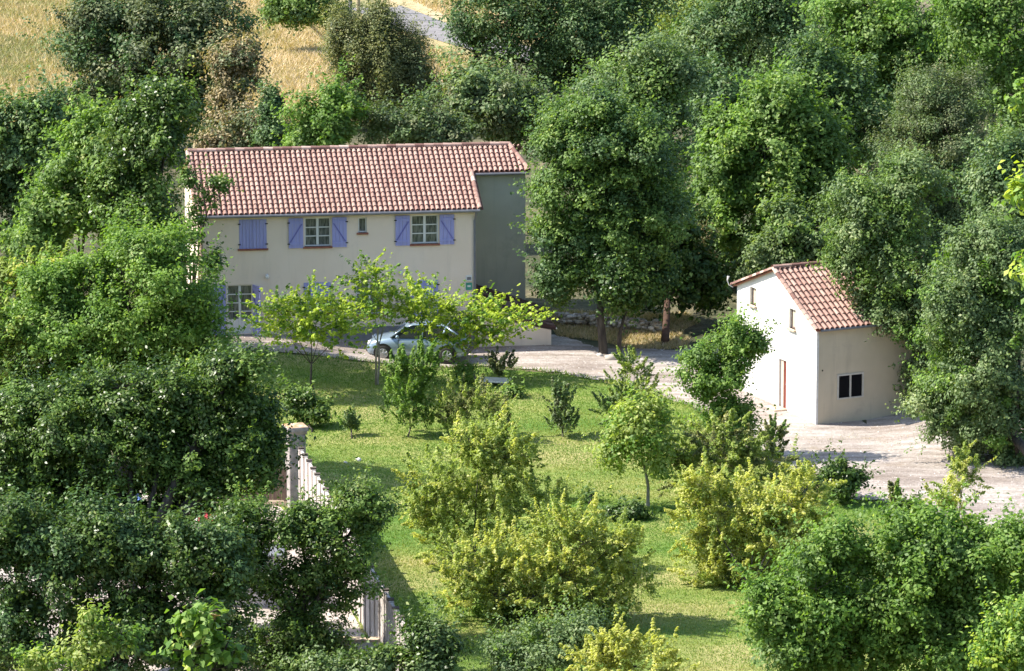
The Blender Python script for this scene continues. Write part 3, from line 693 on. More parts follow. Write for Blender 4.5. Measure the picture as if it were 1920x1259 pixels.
# --- behind the house
tree('olive_tree', 'large dark olive-green tree standing in the straw field, upper left', 'tree', 238, [(280, 90, 170, 130), (380, 50, 100, 90), (210, 200, 90, 80), (180, 60, 80, 60), (330, 200, 80, 70)], 'olive', ('deep', .3), trunk_r=.3, group=BEH, **B)
tree('dry_shrub', 'straw-brown withered bush beside the dark olive-green tree', 'bush', 233, [(435, 150, 48, 60), (425, 225, 45, 50), (455, 110, 30, 30)], 'straw', ('olive', .35), trunk_r=.1, group=BEH, size=.17, lpc=80, rc=.5)
tree('dry_shrub', 'pale dry brush right above the left end of the house roof', 'bush', 222, [(470, 245, 62, 55), (415, 265, 45, 35), (540, 260, 20, 25)], 'straw', ('olive', .4), trunk_r=.1, group=BEH, size=.17, lpc=80, rc=.5)
tree('small_conifer', 'slim dark pointed tree amid the dry brush above the roof', 'tree', 220, [(505, 240, 22, 50), (507, 195, 10, 28)], 'deep', trunk_r=.08, group=BEH, size=.16, lpc=80, rc=.4)
tree('tamarisk', 'feathery pale tree with upright sprays below the grey road', 'tree', 246, [(700, 110, 80, 75), (650, 90, 40, 60), (750, 100, 42, 50), (750, 165, 85, 55), (680, 180, 65, 45), (710, 45, 30, 30)], 'pale', ('olive', .4), trunk_r=.16, group=BEH, flat=1.9, size=.13, asp=.4, lpc=170, rc=.5, dens=1.1, gap=.2)
tree('broadleaf_tree', 'tall dark tree at the top centre above the roof ridge', 'tree', 254, [(960, 30, 130, 100), (1090, 60, 120, 110), (892, 100, 62, 60), (1030, 130, 90, 50), (1190, 10, 70, 60)], 'deep', ('midcool', .45), trunk_r=.35, group=BEH, **B)
tree('bush', 'bright green bush just left of the roof ridge middle, behind the house', 'bush', 214, [(620, 225, 70, 55), (590, 255, 60, 40)], 'bright', ('mid', .4), trunk_r=.12, group=BEH, rc=.5, lpc=110)
tree('bush', 'grey-green spreading bush behind the middle of the roof', 'bush', 215, [(760, 235, 85, 45), (820, 250, 70, 35)], 'midcool', ('olive', .3), trunk_r=.12, group=BEH, rc=.55, lpc=110)
tree('bush', 'rounded grey-green bush behind the right half of the roof', 'bush', 218, [(900, 195, 95, 60), (980, 220, 60, 55)], 'midcool', ('olive', .2), trunk_r=.14, group=BEH, rc=.55, lpc=110)
tree('hedge_bush', 'green roadside bush at the very top left of the grey road', 'bush', 272, [(560, 5, 65, 30), (600, -5, 40, 30), (575, 28, 60, 18), (610, 22, 40, 16), (530, 25, 40, 14)], 'mid', ('deep', .3), base=(575, 45), trunk_r=.1, group=BEH, rc=.55, lpc=80, size=.2)
# --- left of the house
tree('broadleaf_tree', 'dark tree at the left picture edge below the straw field', 'tree', 208, [(40, 290, 90, 90), (110, 240, 70, 60), (-20, 380, 90, 90)], 'deep', ('mid', .35), trunk_r=.25, group=LEFT, rc=.6, lpc=110)
tree('broadleaf_tree', 'tall mid-green tree with its thin trunk showing, left of the house', 'tree', 190, [(175, 310, 80, 75), (150, 400, 85, 70), (190, 260, 45, 45), (80, 430, 70, 60)], 'mid', ('bright', .3), base=(150, 640), trunk_r=.17, group=LEFT, rc=.55, lpc=110, gap=.2)
tree('broadleaf_tree', 'dense dark tree touching the left end of the house roof', 'tree', 188, [(275, 300, 75, 90), (320, 215, 65, 55), (250, 400, 80, 90), (295, 450, 45, 70), (250, 235, 35, 40)], 'dark', ('mid', .45), base=(300, 700), trunk_r=.25, group=LEFT, rc=.55, lpc=120)
tree('branch_tree', 'slim tree whose leafy twigs hang before the left gable of the house', 'tree', 184, [(385, 385, 35, 22), (405, 345, 22, 16), (362, 430, 18, 40), (395, 500, 22, 22), (355, 340, 14, 20)], 'mid', ('dark', .4), base=(330, 700), trunk_r=.1, group=LEFT, rc=.3, lpc=36, size=.16, sub=4, gap=.3)
tree('shrub', 'yellow-green shrub at the left edge, level with the french door', 'bush', 178, [(60, 520, 80, 45), (10, 570, 50, 40), (110, 560, 40, 40)], 'yelgrn', ('yellow', .3), trunk_r=.12, group=LEFT, rc=.45, lpc=90, shoots=.6)
tree('shrub', 'small yellow-topped shrub at the left edge beneath the larger yellow-green one', 'bush', 171, [(15, 620, 45, 45), (-10, 700, 60, 60)], 'yelgrn', ('mid', .3), trunk_r=.1, group=LEFT, rc=.45, lpc=90, shoots=.6)
tree('broadleaf_tree', 'big bright green dome-shaped tree in front of the house\'s left corner', 'tree', 172, [(240, 560, 150, 115), (320, 600, 90, 95), (130, 640, 130, 110), (90, 560, 70, 60), (250, 740, 160, 90), (300, 480, 60, 45), (375, 640, 50, 45), (60, 760, 90, 80), (340, 720, 90, 60)], 'bright', ('mid', .25), trunk_r=.3, group=LEFT, rc=.5, lpc=125, size=.155)
# --- wood at the right
tree('broadleaf_tree', 'big tree covering the right end of the house, its two trunks on the gravel', 'tree', 193.5, [(1125, 380, 115, 110), (1060, 320, 62, 75), (1190, 300, 90, 90), (1075, 470, 82, 78), (1160, 500, 105, 70), (1110, 250, 90, 70), (1035, 525, 46, 38), (1230, 420, 60, 100)], 'mid', ('deep', .4), base=(1131, 664), trunk_r=.17, group=WOODS, rc=.52, lpc=115, size=.16, trunkfrac=.5)
tree('young_tree', 'thin dark tree on the gravel right beside the big tree\'s trunk', 'tree', 192, [(1170, 545, 55, 30)], 'dark', base=(1161, 666), trunk_r=.09, group=WOODS, rc=.5, lpc=90, trunkfrac=.6)
tree('broadleaf_tree', 'tree with reddish-brown trunk at the shaded end of the yard', 'tree', 198, [(1245, 495, 80, 65), (1265, 430, 60, 60), (1310, 530, 60, 50), (1215, 545, 50, 35)], 'dark', ('deep', .4), base=(1247, 645), trunk_r=.16, group=WOODS, bk=bark_red, rc=.55, lpc=100, trunkfrac=.55)
tree('broadleaf_tree', 'lighter grey-green tree rising behind the big tree beside the house', 'tree', 216, [(1190, 190, 90, 90), (1260, 260, 80, 80), (1100, 230, 70, 50), (1240, 130, 60, 60)], 'midcool', ('mid', .3), trunk_r=.25, group=WOODS, **B)
tree('broadleaf_tree', 'maple-like tree with bright shaded crown in the middle of the wood', 'tree', 203, [(1440, 290, 120, 100), (1360, 320, 70, 80), (1500, 280, 80, 90), (1470, 210, 70, 60), (1420, 390, 110, 70), (1540, 340, 60, 60)], 'mid', ('bright', .3), trunk_r=.2, group=WOODS, rc=.55, lpc=115)
tree('broadleaf_tree', 'grey-green tree at the top of the wood, right of the dark top-centre tree', 'tree', 238, [(1390, 70, 110, 90), (1310, 110, 80, 80), (1470, 20, 90, 60)], 'midcool', ('deep', .35), trunk_r=.3, group=WOODS, **B)
tree('broadleaf_tree', 'fresh green tree at the top edge, right part of the wood', 'tree', 232, [(1680, 70, 110, 90), (1600, 40, 80, 60), (1740, 130, 90, 80), (1610, 140, 80, 70)], 'mid', ('bright', .35), trunk_r=.3, group=WOODS, **B)
tree('broadleaf_tree', 'dark green tree between the maple-like tree and the fresh green one', 'tree', 222, [(1560, 170, 90, 90), (1620, 240, 70, 80), (1520, 130, 60, 60)], 'deep', ('mid', .4), trunk_r=.25, group=WOODS, **B)
tree('broadleaf_tree', 'pale feathery grey-green tree in the right part of the wood', 'tree', 205, [(1770, 260, 100, 110), (1700, 330, 90, 90), (1810, 380, 80, 90), (1740, 190, 60, 60), (1760, 460, 80, 70)], 'midcool', ('olive', .5), trunk_r=.22, group=WOODS, size=.14, asp=.4, rc=.5, lpc=130)
tree('broadleaf_tree', 'glossy green tree in the top right corner of the wood', 'tree', 214, [(1880, 60, 100, 100), (1900, 200, 80, 90), (1830, 20, 70, 60)], 'mid', ('bright', .25), trunk_r=.25, group=WOODS, **B)
tree('broadleaf_tree', 'dark tree at the right edge above the drooping yard tree', 'tree', 192, [(1880, 370, 90, 110), (1930, 480, 80, 100)], 'deep', ('midcool', .5), trunk_r=.22, group=WOODS, rc=.55, lpc=110)
tree('broadleaf_tree', 'grey-green tree with leaves hanging over the outbuilding roof', 'tree', 181.5, [(1660, 460, 85, 80), (1610, 400, 60, 75), (1600, 500, 40, 55), (1710, 560, 70, 85), (1655, 570, 50, 45), (1740, 680, 60, 70), (1700, 360, 80, 60)], 'midcool', ('mid', .4), base=(1790, 760), trunk_r=.18, group=WOODS, rc=.45, lpc=115, size=.145)
tree('broadleaf_tree', 'large tree at the right drooping low over the gravel yard', 'tree', 174, [(1830, 650, 110, 110), (1880, 780, 100, 80), (1800, 560, 80, 80), (1900, 560, 80, 100), (1790, 745, 75, 60), (1920, 870, 60, 50), (1860, 480, 80, 60), (1870, 850, 60, 45), (1925, 930, 45, 40), (1825, 810, 60, 40), (1900, 890, 50, 40), (1760, 780, 50, 30)], 'midcool', ('bright', .2), base=(1975, 905), trunk_r=.22, group=WOODS, rc=.45, lpc=125, size=.14)
tree('understory_bush', 'shadowed green thicket right of the reddish-brown trunk', 'bush', 206, [(1390, 500, 90, 80), (1340, 590, 70, 40), (1300, 400, 50, 60)], 'deep', ('midcool', .35), trunk_r=.15, group=WOODS, rc=.55, lpc=105)
tree('understory_bush', 'leafy green mass directly behind the outbuilding roof', 'bush', 197, [(1510, 430, 90, 70), (1590, 470, 60, 60), (1450, 480, 50, 50)], 'midcool', ('mid', .4), trunk_r=.15, group=WOODS, rc=.5, lpc=105)
tree('bare_shrub', 'twiggy grey-brown half-bare shrub in the shade between the trunks and the outbuilding', 'bush', 200, [(1318, 455, 30, 32)], 'straw', ('olive', .5), trunk_r=.08, group=WOODS, rc=.3, lpc=16, size=.13)
for i, (px, py, Y, lab) in enumerate([(1130, -10, 275, 'far green tree peeping over the dark top-centre tree'), (1290, 15, 268, 'far yellowish-green tree at the gap in the top edge'), (1560, 0, 262, 'far dark tree at the top edge left of the fresh green one'), (1830, 120, 250, 'far green tree filling the gap near the top right corner'), (1660, 200, 235, 'middling green tree behind the pale feathery one'), (1440, 130, 245, 'middling grey tree between two crowns at the top of the wood'), (1330, 210, 228, 'middling dark tree left behind the maple-like one')]):
    tree('broadleaf_tree', lab, 'tree', Y, [(px, py, 95, 75), (px + 50, py + 40, 70, 60)], ['mid', 'yelgrn', 'deep', 'mid', 'mid', 'midcool', 'deep'][i], ('deep', .3), trunk_r=.25, group=WOODS, size=.22, lpc=80, rc=.75)
# --- saplings before the house
sp_ = dict(bk=bark_pale, group=SAP, rc=.30, size=.16, asp=.68, lpc=12, shoots=1.2, upb=.16, spread2=.16, gap=.18, shell=.2, sub=7, dens=.85, thin=.42, planar=.25, back=1.0)
tree('mulberry_sapling', 'airy lime-green young tree leftmost before the facade, dark thin trunk', 'tree', 184.5, [(585, 600, 105, 36), (545, 630, 65, 30), (640, 635, 60, 36), (600, 570, 60, 20), (520, 580, 28, 18)], 'lime', ('bright', .3), base=(591, 750), trunk_r=.05, **{**sp_, 'bk': bark})
tree('mulberry_sapling', 'tallest lime-green young tree, growing before the middle of the facade', 'tree', 187, [(695, 585, 66, 24), (690, 520, 22, 22), (745, 565, 60, 30), (715, 545, 26, 38)], 'lime', ('bright', .35), base=(708, 722), trunk_r=.045, **sp_)
tree('mulberry_sapling', 'wide lime-green young tree right of the parked car', 'tree', 187.5, [(870, 590, 110, 26), (920, 620, 70, 26), (810, 600, 60, 20), (965, 595, 60, 16), (860, 645, 50, 20), (800, 565, 50, 22)], 'lime', ('bright', .3), base=(890, 715), trunk_r=.055, **sp_)
tree('young_tree', 'young tree with drooping light-green leaves on a bare thin trunk, mid lawn', 'tree', 167, [(1200, 800, 70, 50), (1160, 850, 45, 40), (1240, 840, 45, 45), (1210, 770, 45, 35)], 'yelgrn', ('bright', .35), base=(1215, 952), trunk_r=.06, group=SAP, rc=.36, lpc=36, size=.16, bk=bark_pale, flat=1.2, trunkfrac=.62, gap=.25, shell=.4, dens=.8)
tree('ash_sapling', 'upright green young tree before the white gable of the outbuilding', 'tree', 175, [(1345, 705, 62, 60), (1375, 650, 42, 50), (1350, 775, 62, 45), (1410, 655, 24, 26), (1308, 700, 34, 50), (1375, 800, 40, 30)], 'bright', ('mid', .45), trunk_r=.06, group=SAP, base=(1358, 850), rc=.34, lpc=62, size=.13, gap=.2, shell=.4)
# --- lawn bushes
lb = dict(group=LB_, rc=.3, lpc=40, size=.13, asp=.5, trunk_r=.035, forks=3, gap=.2)
tree('lawn_bush', 'tallest dark-green bush on the lawn, just below the parked car', 'bush', 178, [(765, 720, 48, 52), (775, 770, 50, 40), (748, 705, 22, 26), (800, 690, 25, 32)], 'bright', ('mid', .5), base=(766, 822), shoots=.7, upb=1.1, **lb)
tree('lawn_bush', 'dull grey-green rounded bush right of the tallest lawn bush', 'bush', 177.5, [(890, 755, 60, 45), (860, 790, 40, 30), (930, 780, 30, 35)], 'pale', ('yelgrn', .55), base=(873, 832), shoots=.6, upb=.9, **lb)
tree('lawn_bush', 'bluish-green bush of upright stems standing alone near the lawn top', 'bush', 178, [(1052, 765, 30, 35), (1058, 800, 36, 22)], 'midcool', ('olive', .3), base=(1055, 820), shoots=.7, upb=1.4, **lb)
tree('lawn_bush', 'tiny bush on the lawn right of the fence pillar', 'bush', 177.8, [(658, 800, 20, 18)], 'midcool', ('bright', .3), base=(660, 824), shoots=.45, upb=1.2, **{**lb, 'lpc': 34})
tree('lawn_bush', 'loose broad-leaved bush behind the fence pillar', 'bush', 179.5, [(585, 775, 38, 26), (560, 755, 30, 22)], 'dark', ('mid', .5), base=(585, 812), **{**lb, 'size': .17})
tree('lawn_bush', 'small sparse grey shrub by the gravel near the trunk of the wide young tree', 'bush', 186.5, [(938, 685, 24, 16)], 'olive', ('pale', .4), base=(938, 702), shoots=.5, upb=1, **{**lb, 'lpc': 30})
tree('lawn_bush', 'low dark bush beside the white slab on the lawn', 'bush', 184.5, [(968, 738, 20, 12)], 'dark', ('mid', .4), base=(966, 750), **lb)
tree('lawn_bush', 'little round bush between the car and the white slab', 'bush', 187, [(870, 700, 22, 14)], 'mid', ('bright', .4), base=(868, 714), **lb)
tree('conifer_bush', 'light feathery conical bush at the end of the lawn by the gravel', 'bush', 180, [(1186, 735, 45, 40), (1190, 695, 26, 32), (1165, 770, 40, 25)], 'midcool', ('yelgrn', .5), base=(1186, 795), shoots=.7, upb=.6, **{**lb, 'size': .11, 'lpc': 80})
tree('conifer_bush', 'green cone-shaped bush on the gravel below the outbuilding corner', 'bush', 171, [(1450, 850, 32, 28), (1448, 815, 16, 24)], 'mid', ('pale', .4), base=(1450, 885), shoots=.5, upb=.9, **{**lb, 'size': .11, 'lpc': 70})
tree('round_bush', 'dense dark round bush at the lower edge of the gravel yard', 'bush', 167.5, [(1578, 905, 42, 34)], 'dark', ('deep', .3), base=(1578, 940), **{**lb, 'lpc': 110, 'gap': .05})
tree('round_bush', 'smaller grey-green bush beside the dense dark round one', 'bush', 168.5, [(1520, 893, 26, 22)], 'midcool', ('olive', .4), base=(1520, 920), **lb)
tree('low_plant', 'small dark bush at the gravel edge below a pale spike', 'bush', 161, [(1700, 962, 30, 22)], 'dark', ('mid', .4), base=(1700, 990), **{**lb, 'lpc': 80})
tree('low_plant', 'narrow pale-green upright spike at the gravel edge', 'bush', 162.5, [(1676, 935, 12, 26)], 'pale', ('bright', .5), base=(1678, 970), shoots=.4, upb=1.5, **{**lb, 'rc': .2})
tree('low_plant', 'low dark leafy plants at the foot of the bare thin trunk', 'plant', 165.5, [(1180, 958, 36, 12), (1150, 965, 20, 8)], 'dark', ('midcool', .4), base=(1175, 968), **lb)
tree('low_plant', 'low green plants left of the mid-lawn young tree', 'plant', 168, [(1105, 940, 24, 12)], 'midcool', ('mid', .5), base=(1105, 950), **lb)
# --- yellow shrubs
ys_ = dict(group=YEL, rc=.36, size=.115, asp=.5, lpc=46, shoots=.7, upb=.5, trunk_r=.07, forks=3, gap=.1, thin=.42, spread2=.55, dens=1.15, shell=.35)
tree('yellow_shrub', 'large green-yellow shrub left of centre on the lower lawn', 'bush', 159, [(900, 890, 120, 75), (850, 960, 90, 65), (970, 960, 100, 75), (900, 835, 70, 35), (800, 930, 45, 55), (830, 1010, 70, 50), (940, 840, 60, 40)], 'yelgrn', ('yellow', .2), base=(890, 1075), **ys_)
tree('yellow_shrub', 'widest yellow-green shrub at the bottom centre with dark underside', 'bush', 152, [(1080, 1040, 125, 75), (960, 1070, 100, 65), (1150, 1020, 60, 55), (880, 1060, 80, 55), (1030, 1120, 130, 50), (1110, 1110, 90, 60), (900, 1110, 80, 55), (1190, 1080, 45, 60), (1060, 985, 60, 40)], 'yelgrn', ('yellow', .45), base=(1010, 1200), **ys_)
tree('yellow_shrub', 'dull green-yellow shrub behind the bright yellow one, lower right of the lawn', 'bush', 168, [(1350, 840, 80, 60), (1420, 870, 65, 50), (1300, 880, 50, 50)], 'yelgrn', ('pale', .35), base=(1365, 960), **ys_)
tree('yellow_shrub', 'brightest yellow spreading shrub right of centre', 'bush', 157, [(1400, 960, 100, 75), (1490, 930, 65, 60), (1330, 970, 70, 60), (1390, 1050, 80, 60), (1440, 1090, 60, 50), (1460, 1000, 80, 65), (1330, 1050, 60, 50), (1500, 1000, 50, 60), (1310, 920, 50, 50), (1390, 1090, 80, 50), (1440, 1130, 60, 40)], 'yellow', ('yelgrn', .3), base=(1410, 1150), **ys_)
tree('yellow_shrub', 'golden shrub cut by the bottom edge of the picture', 'bush', 138, [(1190, 1250, 105, 40), (1130, 1240, 50, 30), (1150, 1215, 14, 26)], 'yellow', None, **{**ys_, 'size': .12})
tree('yellow_shrub', 'spiky yellow shrub standing over the right end of the gravel', 'bush', 156, [(1800, 915, 45, 35), (1810, 880, 26, 26), (1775, 950, 35, 30)], 'yelgrn', ('yellow', .45), base=(1795, 1000), **{**ys_, 'lpc': 50})
tree('green_bush', 'mid-green shaded bush growing into the underside of the widest yellow-green shrub', 'bush', 152.8, [(960, 1145, 90, 40), (1100, 1150, 85, 40), (1030, 1165, 90, 32)], 'mid', ('bright', .4), base=(1030, 1215), trunk_r=.07, group=YEL, rc=.36, size=.13, lpc=70, forks=3)
# --- foreground
fo = dict(group=FRT, rc=.42, size=.13, asp=.55)
tree('green_bush', 'grey-green leafy bush at the bottom edge beside the golden shrub', 'bush', 140, [(1020, 1215, 85, 45), (1080, 1190, 55, 35), (970, 1240, 60, 40)], 'midcool', ('bright', .2), trunk_r=.1, lpc=110, **fo)
tree('oak_tree', 'broad dark glossy oak filling the left foreground', 'tree', 150, [(200, 830, 170, 90), (380, 830, 120, 90), (70, 800, 120, 100), (450, 760, 70, 50), (440, 890, 90, 50), (60, 930, 120, 100), (180, 960, 110, 60), (350, 750, 60, 40), (350, 910, 110, 60), (470, 860, 70, 50), (60, 870, 100, 60), (300, 980, 80, 40), (480, 820, 60, 60), (440, 690, 60, 40), (250, 760, 120, 60)], 'dark', ('mid', .4), base=(180, 1290), trunk_r=.3, lpc=118, **fo)
tree('oak_tree', 'dark oak in the bottom left corner with deep shadow inside', 'tree', 143, [(90, 1080, 140, 90), (280, 1060, 140, 80), (60, 1200, 150, 90), (250, 1190, 140, 80), (390, 1050, 90, 60), (420, 1150, 80, 70), (10, 1000, 80, 70), (180, 1010, 100, 60), (360, 1230, 100, 60)], 'dark', ('deep', .4), trunk_r=.28, lpc=95, gap=.2, **fo)
tree('oak_tree', 'oak reaching in front of the post fence with a long bare limb', 'tree', 146, [(640, 1010, 85, 50), (560, 1110, 80, 50), (520, 1200, 100, 60), (650, 1090, 60, 45), (680, 955, 45, 38), (450, 980, 70, 35), (560, 990, 60, 35), (600, 1230, 80, 40), (470, 1075, 60, 50)], 'dark', ('mid', .5), trunk_r=.2, lpc=110, gap=.2, **fo)
tree('oak_tree', 'low oak sprays at the bottom edge below the post fence', 'tree', 139, [(760, 1240, 70, 40), (820, 1225, 35, 40), (650, 1255, 90, 35), (800, 1200, 24, 18)], 'dark', ('midcool', .5), trunk_r=.14, lpc=110, **fo)
tree('broadleaf_tree', 'large-leaved fresh green tree in the bottom right corner', 'tree', 134, [(1660, 1100, 130, 90), (1520, 1130, 100, 80), (1800, 1070, 110, 80), (1600, 1200, 140, 70), (1780, 1190, 130, 80), (1720, 1010, 90, 45), (1480, 1210, 70, 60), (1900, 1050, 60, 80), (1560, 1040, 60, 45), (1450, 1150, 60, 60)], 'bright', ('mid', .3), base=(1590, 1420), trunk_r=.18, lpc=120, rc=.46, size=.16, asp=.62, group=FRT, gap=.15)
tree('broadleaf_tree', 'nearer light-green leaves at the right end of the bottom edge', 'tree', 110, [(1900, 1190, 45, 60), (1870, 1240, 50, 40)], 'bright', ('lime', .3), trunk_r=.1, lpc=60, rc=.4, size=.13, asp=.62, group=FRT)
tree('oak_sapling', 'near yellow-green oak sprig at the bottom left', 'tree', 62, [(165, 1215, 45, 38), (230, 1190, 30, 22), (130, 1250, 50, 26), (60, 1235, 30, 18), (170, 1170, 12, 16)], 'yelgrn', ('bright', .4), trunk_r=.03, lpc=26, rc=.14, size=.075, asp=.5, group=FRT, flat=1, gap=.25, sub=4)
tree('broadleaf_sapling', 'closest sprig of big round lime leaves with reddish tips, bottom left', 'tree', 30, [(385, 1170, 45, 34), (370, 1225, 50, 30), (410, 1215, 40, 30)], 'bright', ('redtip', .1), trunk_r=.012, lpc=12, rc=.07, size=.058, asp=.75, group=FRT, flat=1, gap=.1, sub=3, dens=.9)
for k_, (px, py, ry, lab) in enumerate([(1925, 190, 45, 'uppermost'), (1930, 370, 22, 'middle'), (1925, 505, 26, 'lowest')]):
    tree('near_branch', lab + ' of the three close bright-green leaf sprays at the right edge', 'branch', 48, [(px, py, 32, ry)], 'bright', ('lime', .3), trunk_r=.03, boff=(2.2, -.4), trunkfrac=.95, lpc=20, rc=.12, size=.085, asp=.6, group=FRT, sub=3)
import sys; sys.stderr.write('LEAVES %d\n' % LEAVES[0])

# ------------------------------------------------------------ FENCE and terrace
conc = simple('weathered_concrete', (.34, .29, .265), (.56, .50, .465), 3, .95, 25, .015, stretch=(1.5, 1.5, .35))
conc2 = simple('stained_concrete', (.22, .20, .19), (.38, .34, .32), 4, .95, 25, .015)
capm = simple('dark_cap', (.07, .055, .045), (.14, .11, .09), 6, .9)
lichen = simple('lichen_cap', (.46, .24, .10), (.55, .44, .34), 5, .95, 20, .01)
terr = TERR
sheet('terrace', np.array(terr), .8, .028, paving)
FA = gnd(562, 958); FB = gnd(772, 1335)
fd = FB - FA; FLn = float(np.linalg.norm(fd)); fang = math.atan2(fd[1], fd[0])
fence = thing('post_fence', 'tall weathered concrete fence of close upright posts with small caps', 'fence', (FA[0], FA[1], hz(FA[0], FA[1])), fang)
NP = 24; stp = FLn / NP
pm = []
for i in range(NP + 1):
    x = .5 + i * stp * .98; wob = rng.normal(0, .015)
    if i < NP: MB().box(x + .165, x + stp * .98 - .165, -.045, .045, -.2, 2.38 + wob).build('panel', conc, fence)
    hgt = 2.40 + wob
    p_ = MB().box(x - .139, x + .139, -.085, .09, -.2, hgt).build('post', conc, fence, bevel=.012)
    MB().prism([(x - .08, hgt + .001), (x + .08, hgt + .001), (x + .08, hgt + .06), (x, hgt + .09), (x - .08, hgt + .06)], 'y', -.10, .10).build('cap', capm, p_)
PO = gnd(555, 950)
pil = thing('fence_pillar', 'thick square concrete pillar with lichen-orange cap at the top end of the fence', 'pillar', (PO[0], PO[1], hz(PO[0], PO[1])), fang + rad(8))
MB().box(-.30, .30, -.30, .30, -.2, 2.66).build('shaft', conc2, pil, bevel=.02)
cp = MB(); cp.prism([(-.30, 2.661), (.30, 2.661), (.37, 2.79), (-.37, 2.79)], 'y', -.34, .34); cp.box(-.38, .38, -.38, .38, 2.791, 2.94); cp.build('cap', conc2, pil, bevel=.015)
MB().add([(-.37, -.37, 2.943), (.37, -.37, 2.943), (.37, .37, 2.943), (-.37, .37, 2.943), (0, 0, 3.0)], [(0, 1, 4), (1, 2, 4), (2, 3, 4), (3, 0, 4)]).build('cap_top', lichen, pil)
bf = thing('board_fence', 'low brown board fence left of the lichen-capped pillar', 'fence', (PO[0] - .3, PO[1] + .1, hz(PO[0], PO[1])), math.pi - rad(4))
brown = simple('brown_boards', (.13, .09, .07), (.22, .16, .12), 4, .9, 20, .01, stretch=(4, 1, .4))
m_ = MB()
for k in range(14): m_.box(.05 + k * .16, .05 + k * .16 + .15, -.015, .015, .22, 1.35 + rng.normal(0, .01))
m_.build('boards', brown, bf); MB().box(0, 2.4, -.12, .12, -.1, .2).build('kerb', stonesill, bf)
for k in range(2): MB().box(.02 + k * 2.2, .12 + k * 2.2, .016, .10, .2, 1.42).build('post', brown, bf)
# low white wall with coping, inside the terrace
WA = gnd(710, 1245); wang = math.pi - rad(3)
lw = thing('low_wall', 'low white terrace wall with beige coping left of the lower fence', 'wall', (WA[0], WA[1], hz(WA[0], WA[1])), wang)
MB().box(0, 5.5, -.12, .12, -.2, .75).build('wall', render_w, lw); MB().box(-.03, 5.53, -.18, .18, .751, .83).build('coping', stonesill, lw, bevel=.01)
WB = gnd(530, 1140)
gs = thing('garden_shed', 'grey-white board shed glimpsed through the oak left of the fence', 'shed', (WB[0], WB[1], hz(WB[0], WB[1])), math.pi + rad(6))
shed_m = simple('grey_boards', (.42, .41, .45), (.55, .54, .57), 4, .8, 15, .01, stretch=(5, 1, .4))
m_ = MB()
for k in range(12): m_.box(k * .16, k * .16 + .15, 0, .03, 0, 1.7); m_.box(k * .16, k * .16 + .15, -1.2, -1.17, 0, 1.7)
for k in range(7): m_.box(-.03, 0, -1.15 + k * .165, -1.0 + k * .165, 0, 1.7); m_.box(1.92, 1.95, -1.15 + k * .165, -1.0 + k * .165, 0, 1.7)
m_.build('wall', shed_m, gs); MB().prism([(-1.35, 1.68), (.15, 1.72), (.15, 1.78), (-.6, 1.98), (-1.35, 1.74)], 'x', -.12, 2.04).build('roof', zinc, gs)
MB().box(.6, 1.3, .031, .05, .02, 1.6).build('door', simple('shed_door', (.48, .47, .5), (.6, .59, .62), 5, .7), gs)

# ------------------------------------------------------------ loungers on the terrace
cl_b = simple('blue_canvas', (.16, .28, .62), (.22, .36, .72), 5, .7); cl_w = simple('white_plastic', (.75, .76, .78), rough=.5)
cl_r = simple('red_cloth', (.45, .03, .05), (.55, .06, .08), 5, .9)
def lounger(label, px, py, ang, cloth):
    g_ = gnd(px, py); o = thing('sun_lounger', label, 'sun lounger', (g_[0], g_[1], hz(g_[0], g_[1]) + .03), ang, 'sun loungers on the terrace')
    f = MB()
    for s in (-.3, .3): f.tube([(-.9, s, .32), (.45, s, .32)], .022, 6); f.tube([(.45, s, .32), (1.0, s, .85)], .022, 6)
    for x, z in ((-.9, .32), (.45, .32), (1.0, .85)): f.tube([(x, -.3, z), (x, .3, z)], .02, 6)
    f.build('frame', cl_w, o)
    for x in (-.75, .35):
        for s in (-.28, .28): MB().tube([(x, s, .31), (x + .05, s, 0)], .02, 6).build('leg', cl_w, o)
    c1 = MB()
    for k in range(3): c1.box(-.86, .44, -.27 + k * .185, -.27 + k * .185 + .165, .335, .365)
    c1.build('seat', cloth, o)
    b_ = MB()
    for k in range(3):
        y0 = -.27 + k * .185; y1 = y0 + .165
        b_.add([(.46, y0, .35), (1.0, y0, .87), (1.0, y1, .87), (.46, y1, .35), (.44, y0, .38), (.98, y0, .90), (.98, y1, .90), (.44, y1, .38)], [(0, 1, 2, 3), (7, 6, 5, 4), (0, 4, 5, 1), (1, 5, 6, 2), (2, 6, 7, 3), (3, 7, 4, 0)])
    b_.build('backrest', cloth, o); return o
lounger('blue and white striped lounger in a gap between the oak leaves', 262, 985, rad(110), cl_b)
lounger('white lounger left of the blue striped one, behind oak limbs', 205, 968, rad(100), cl_w)
lounger('lounger with red cloth half hidden under the oak', 385, 985, rad(95), cl_r)

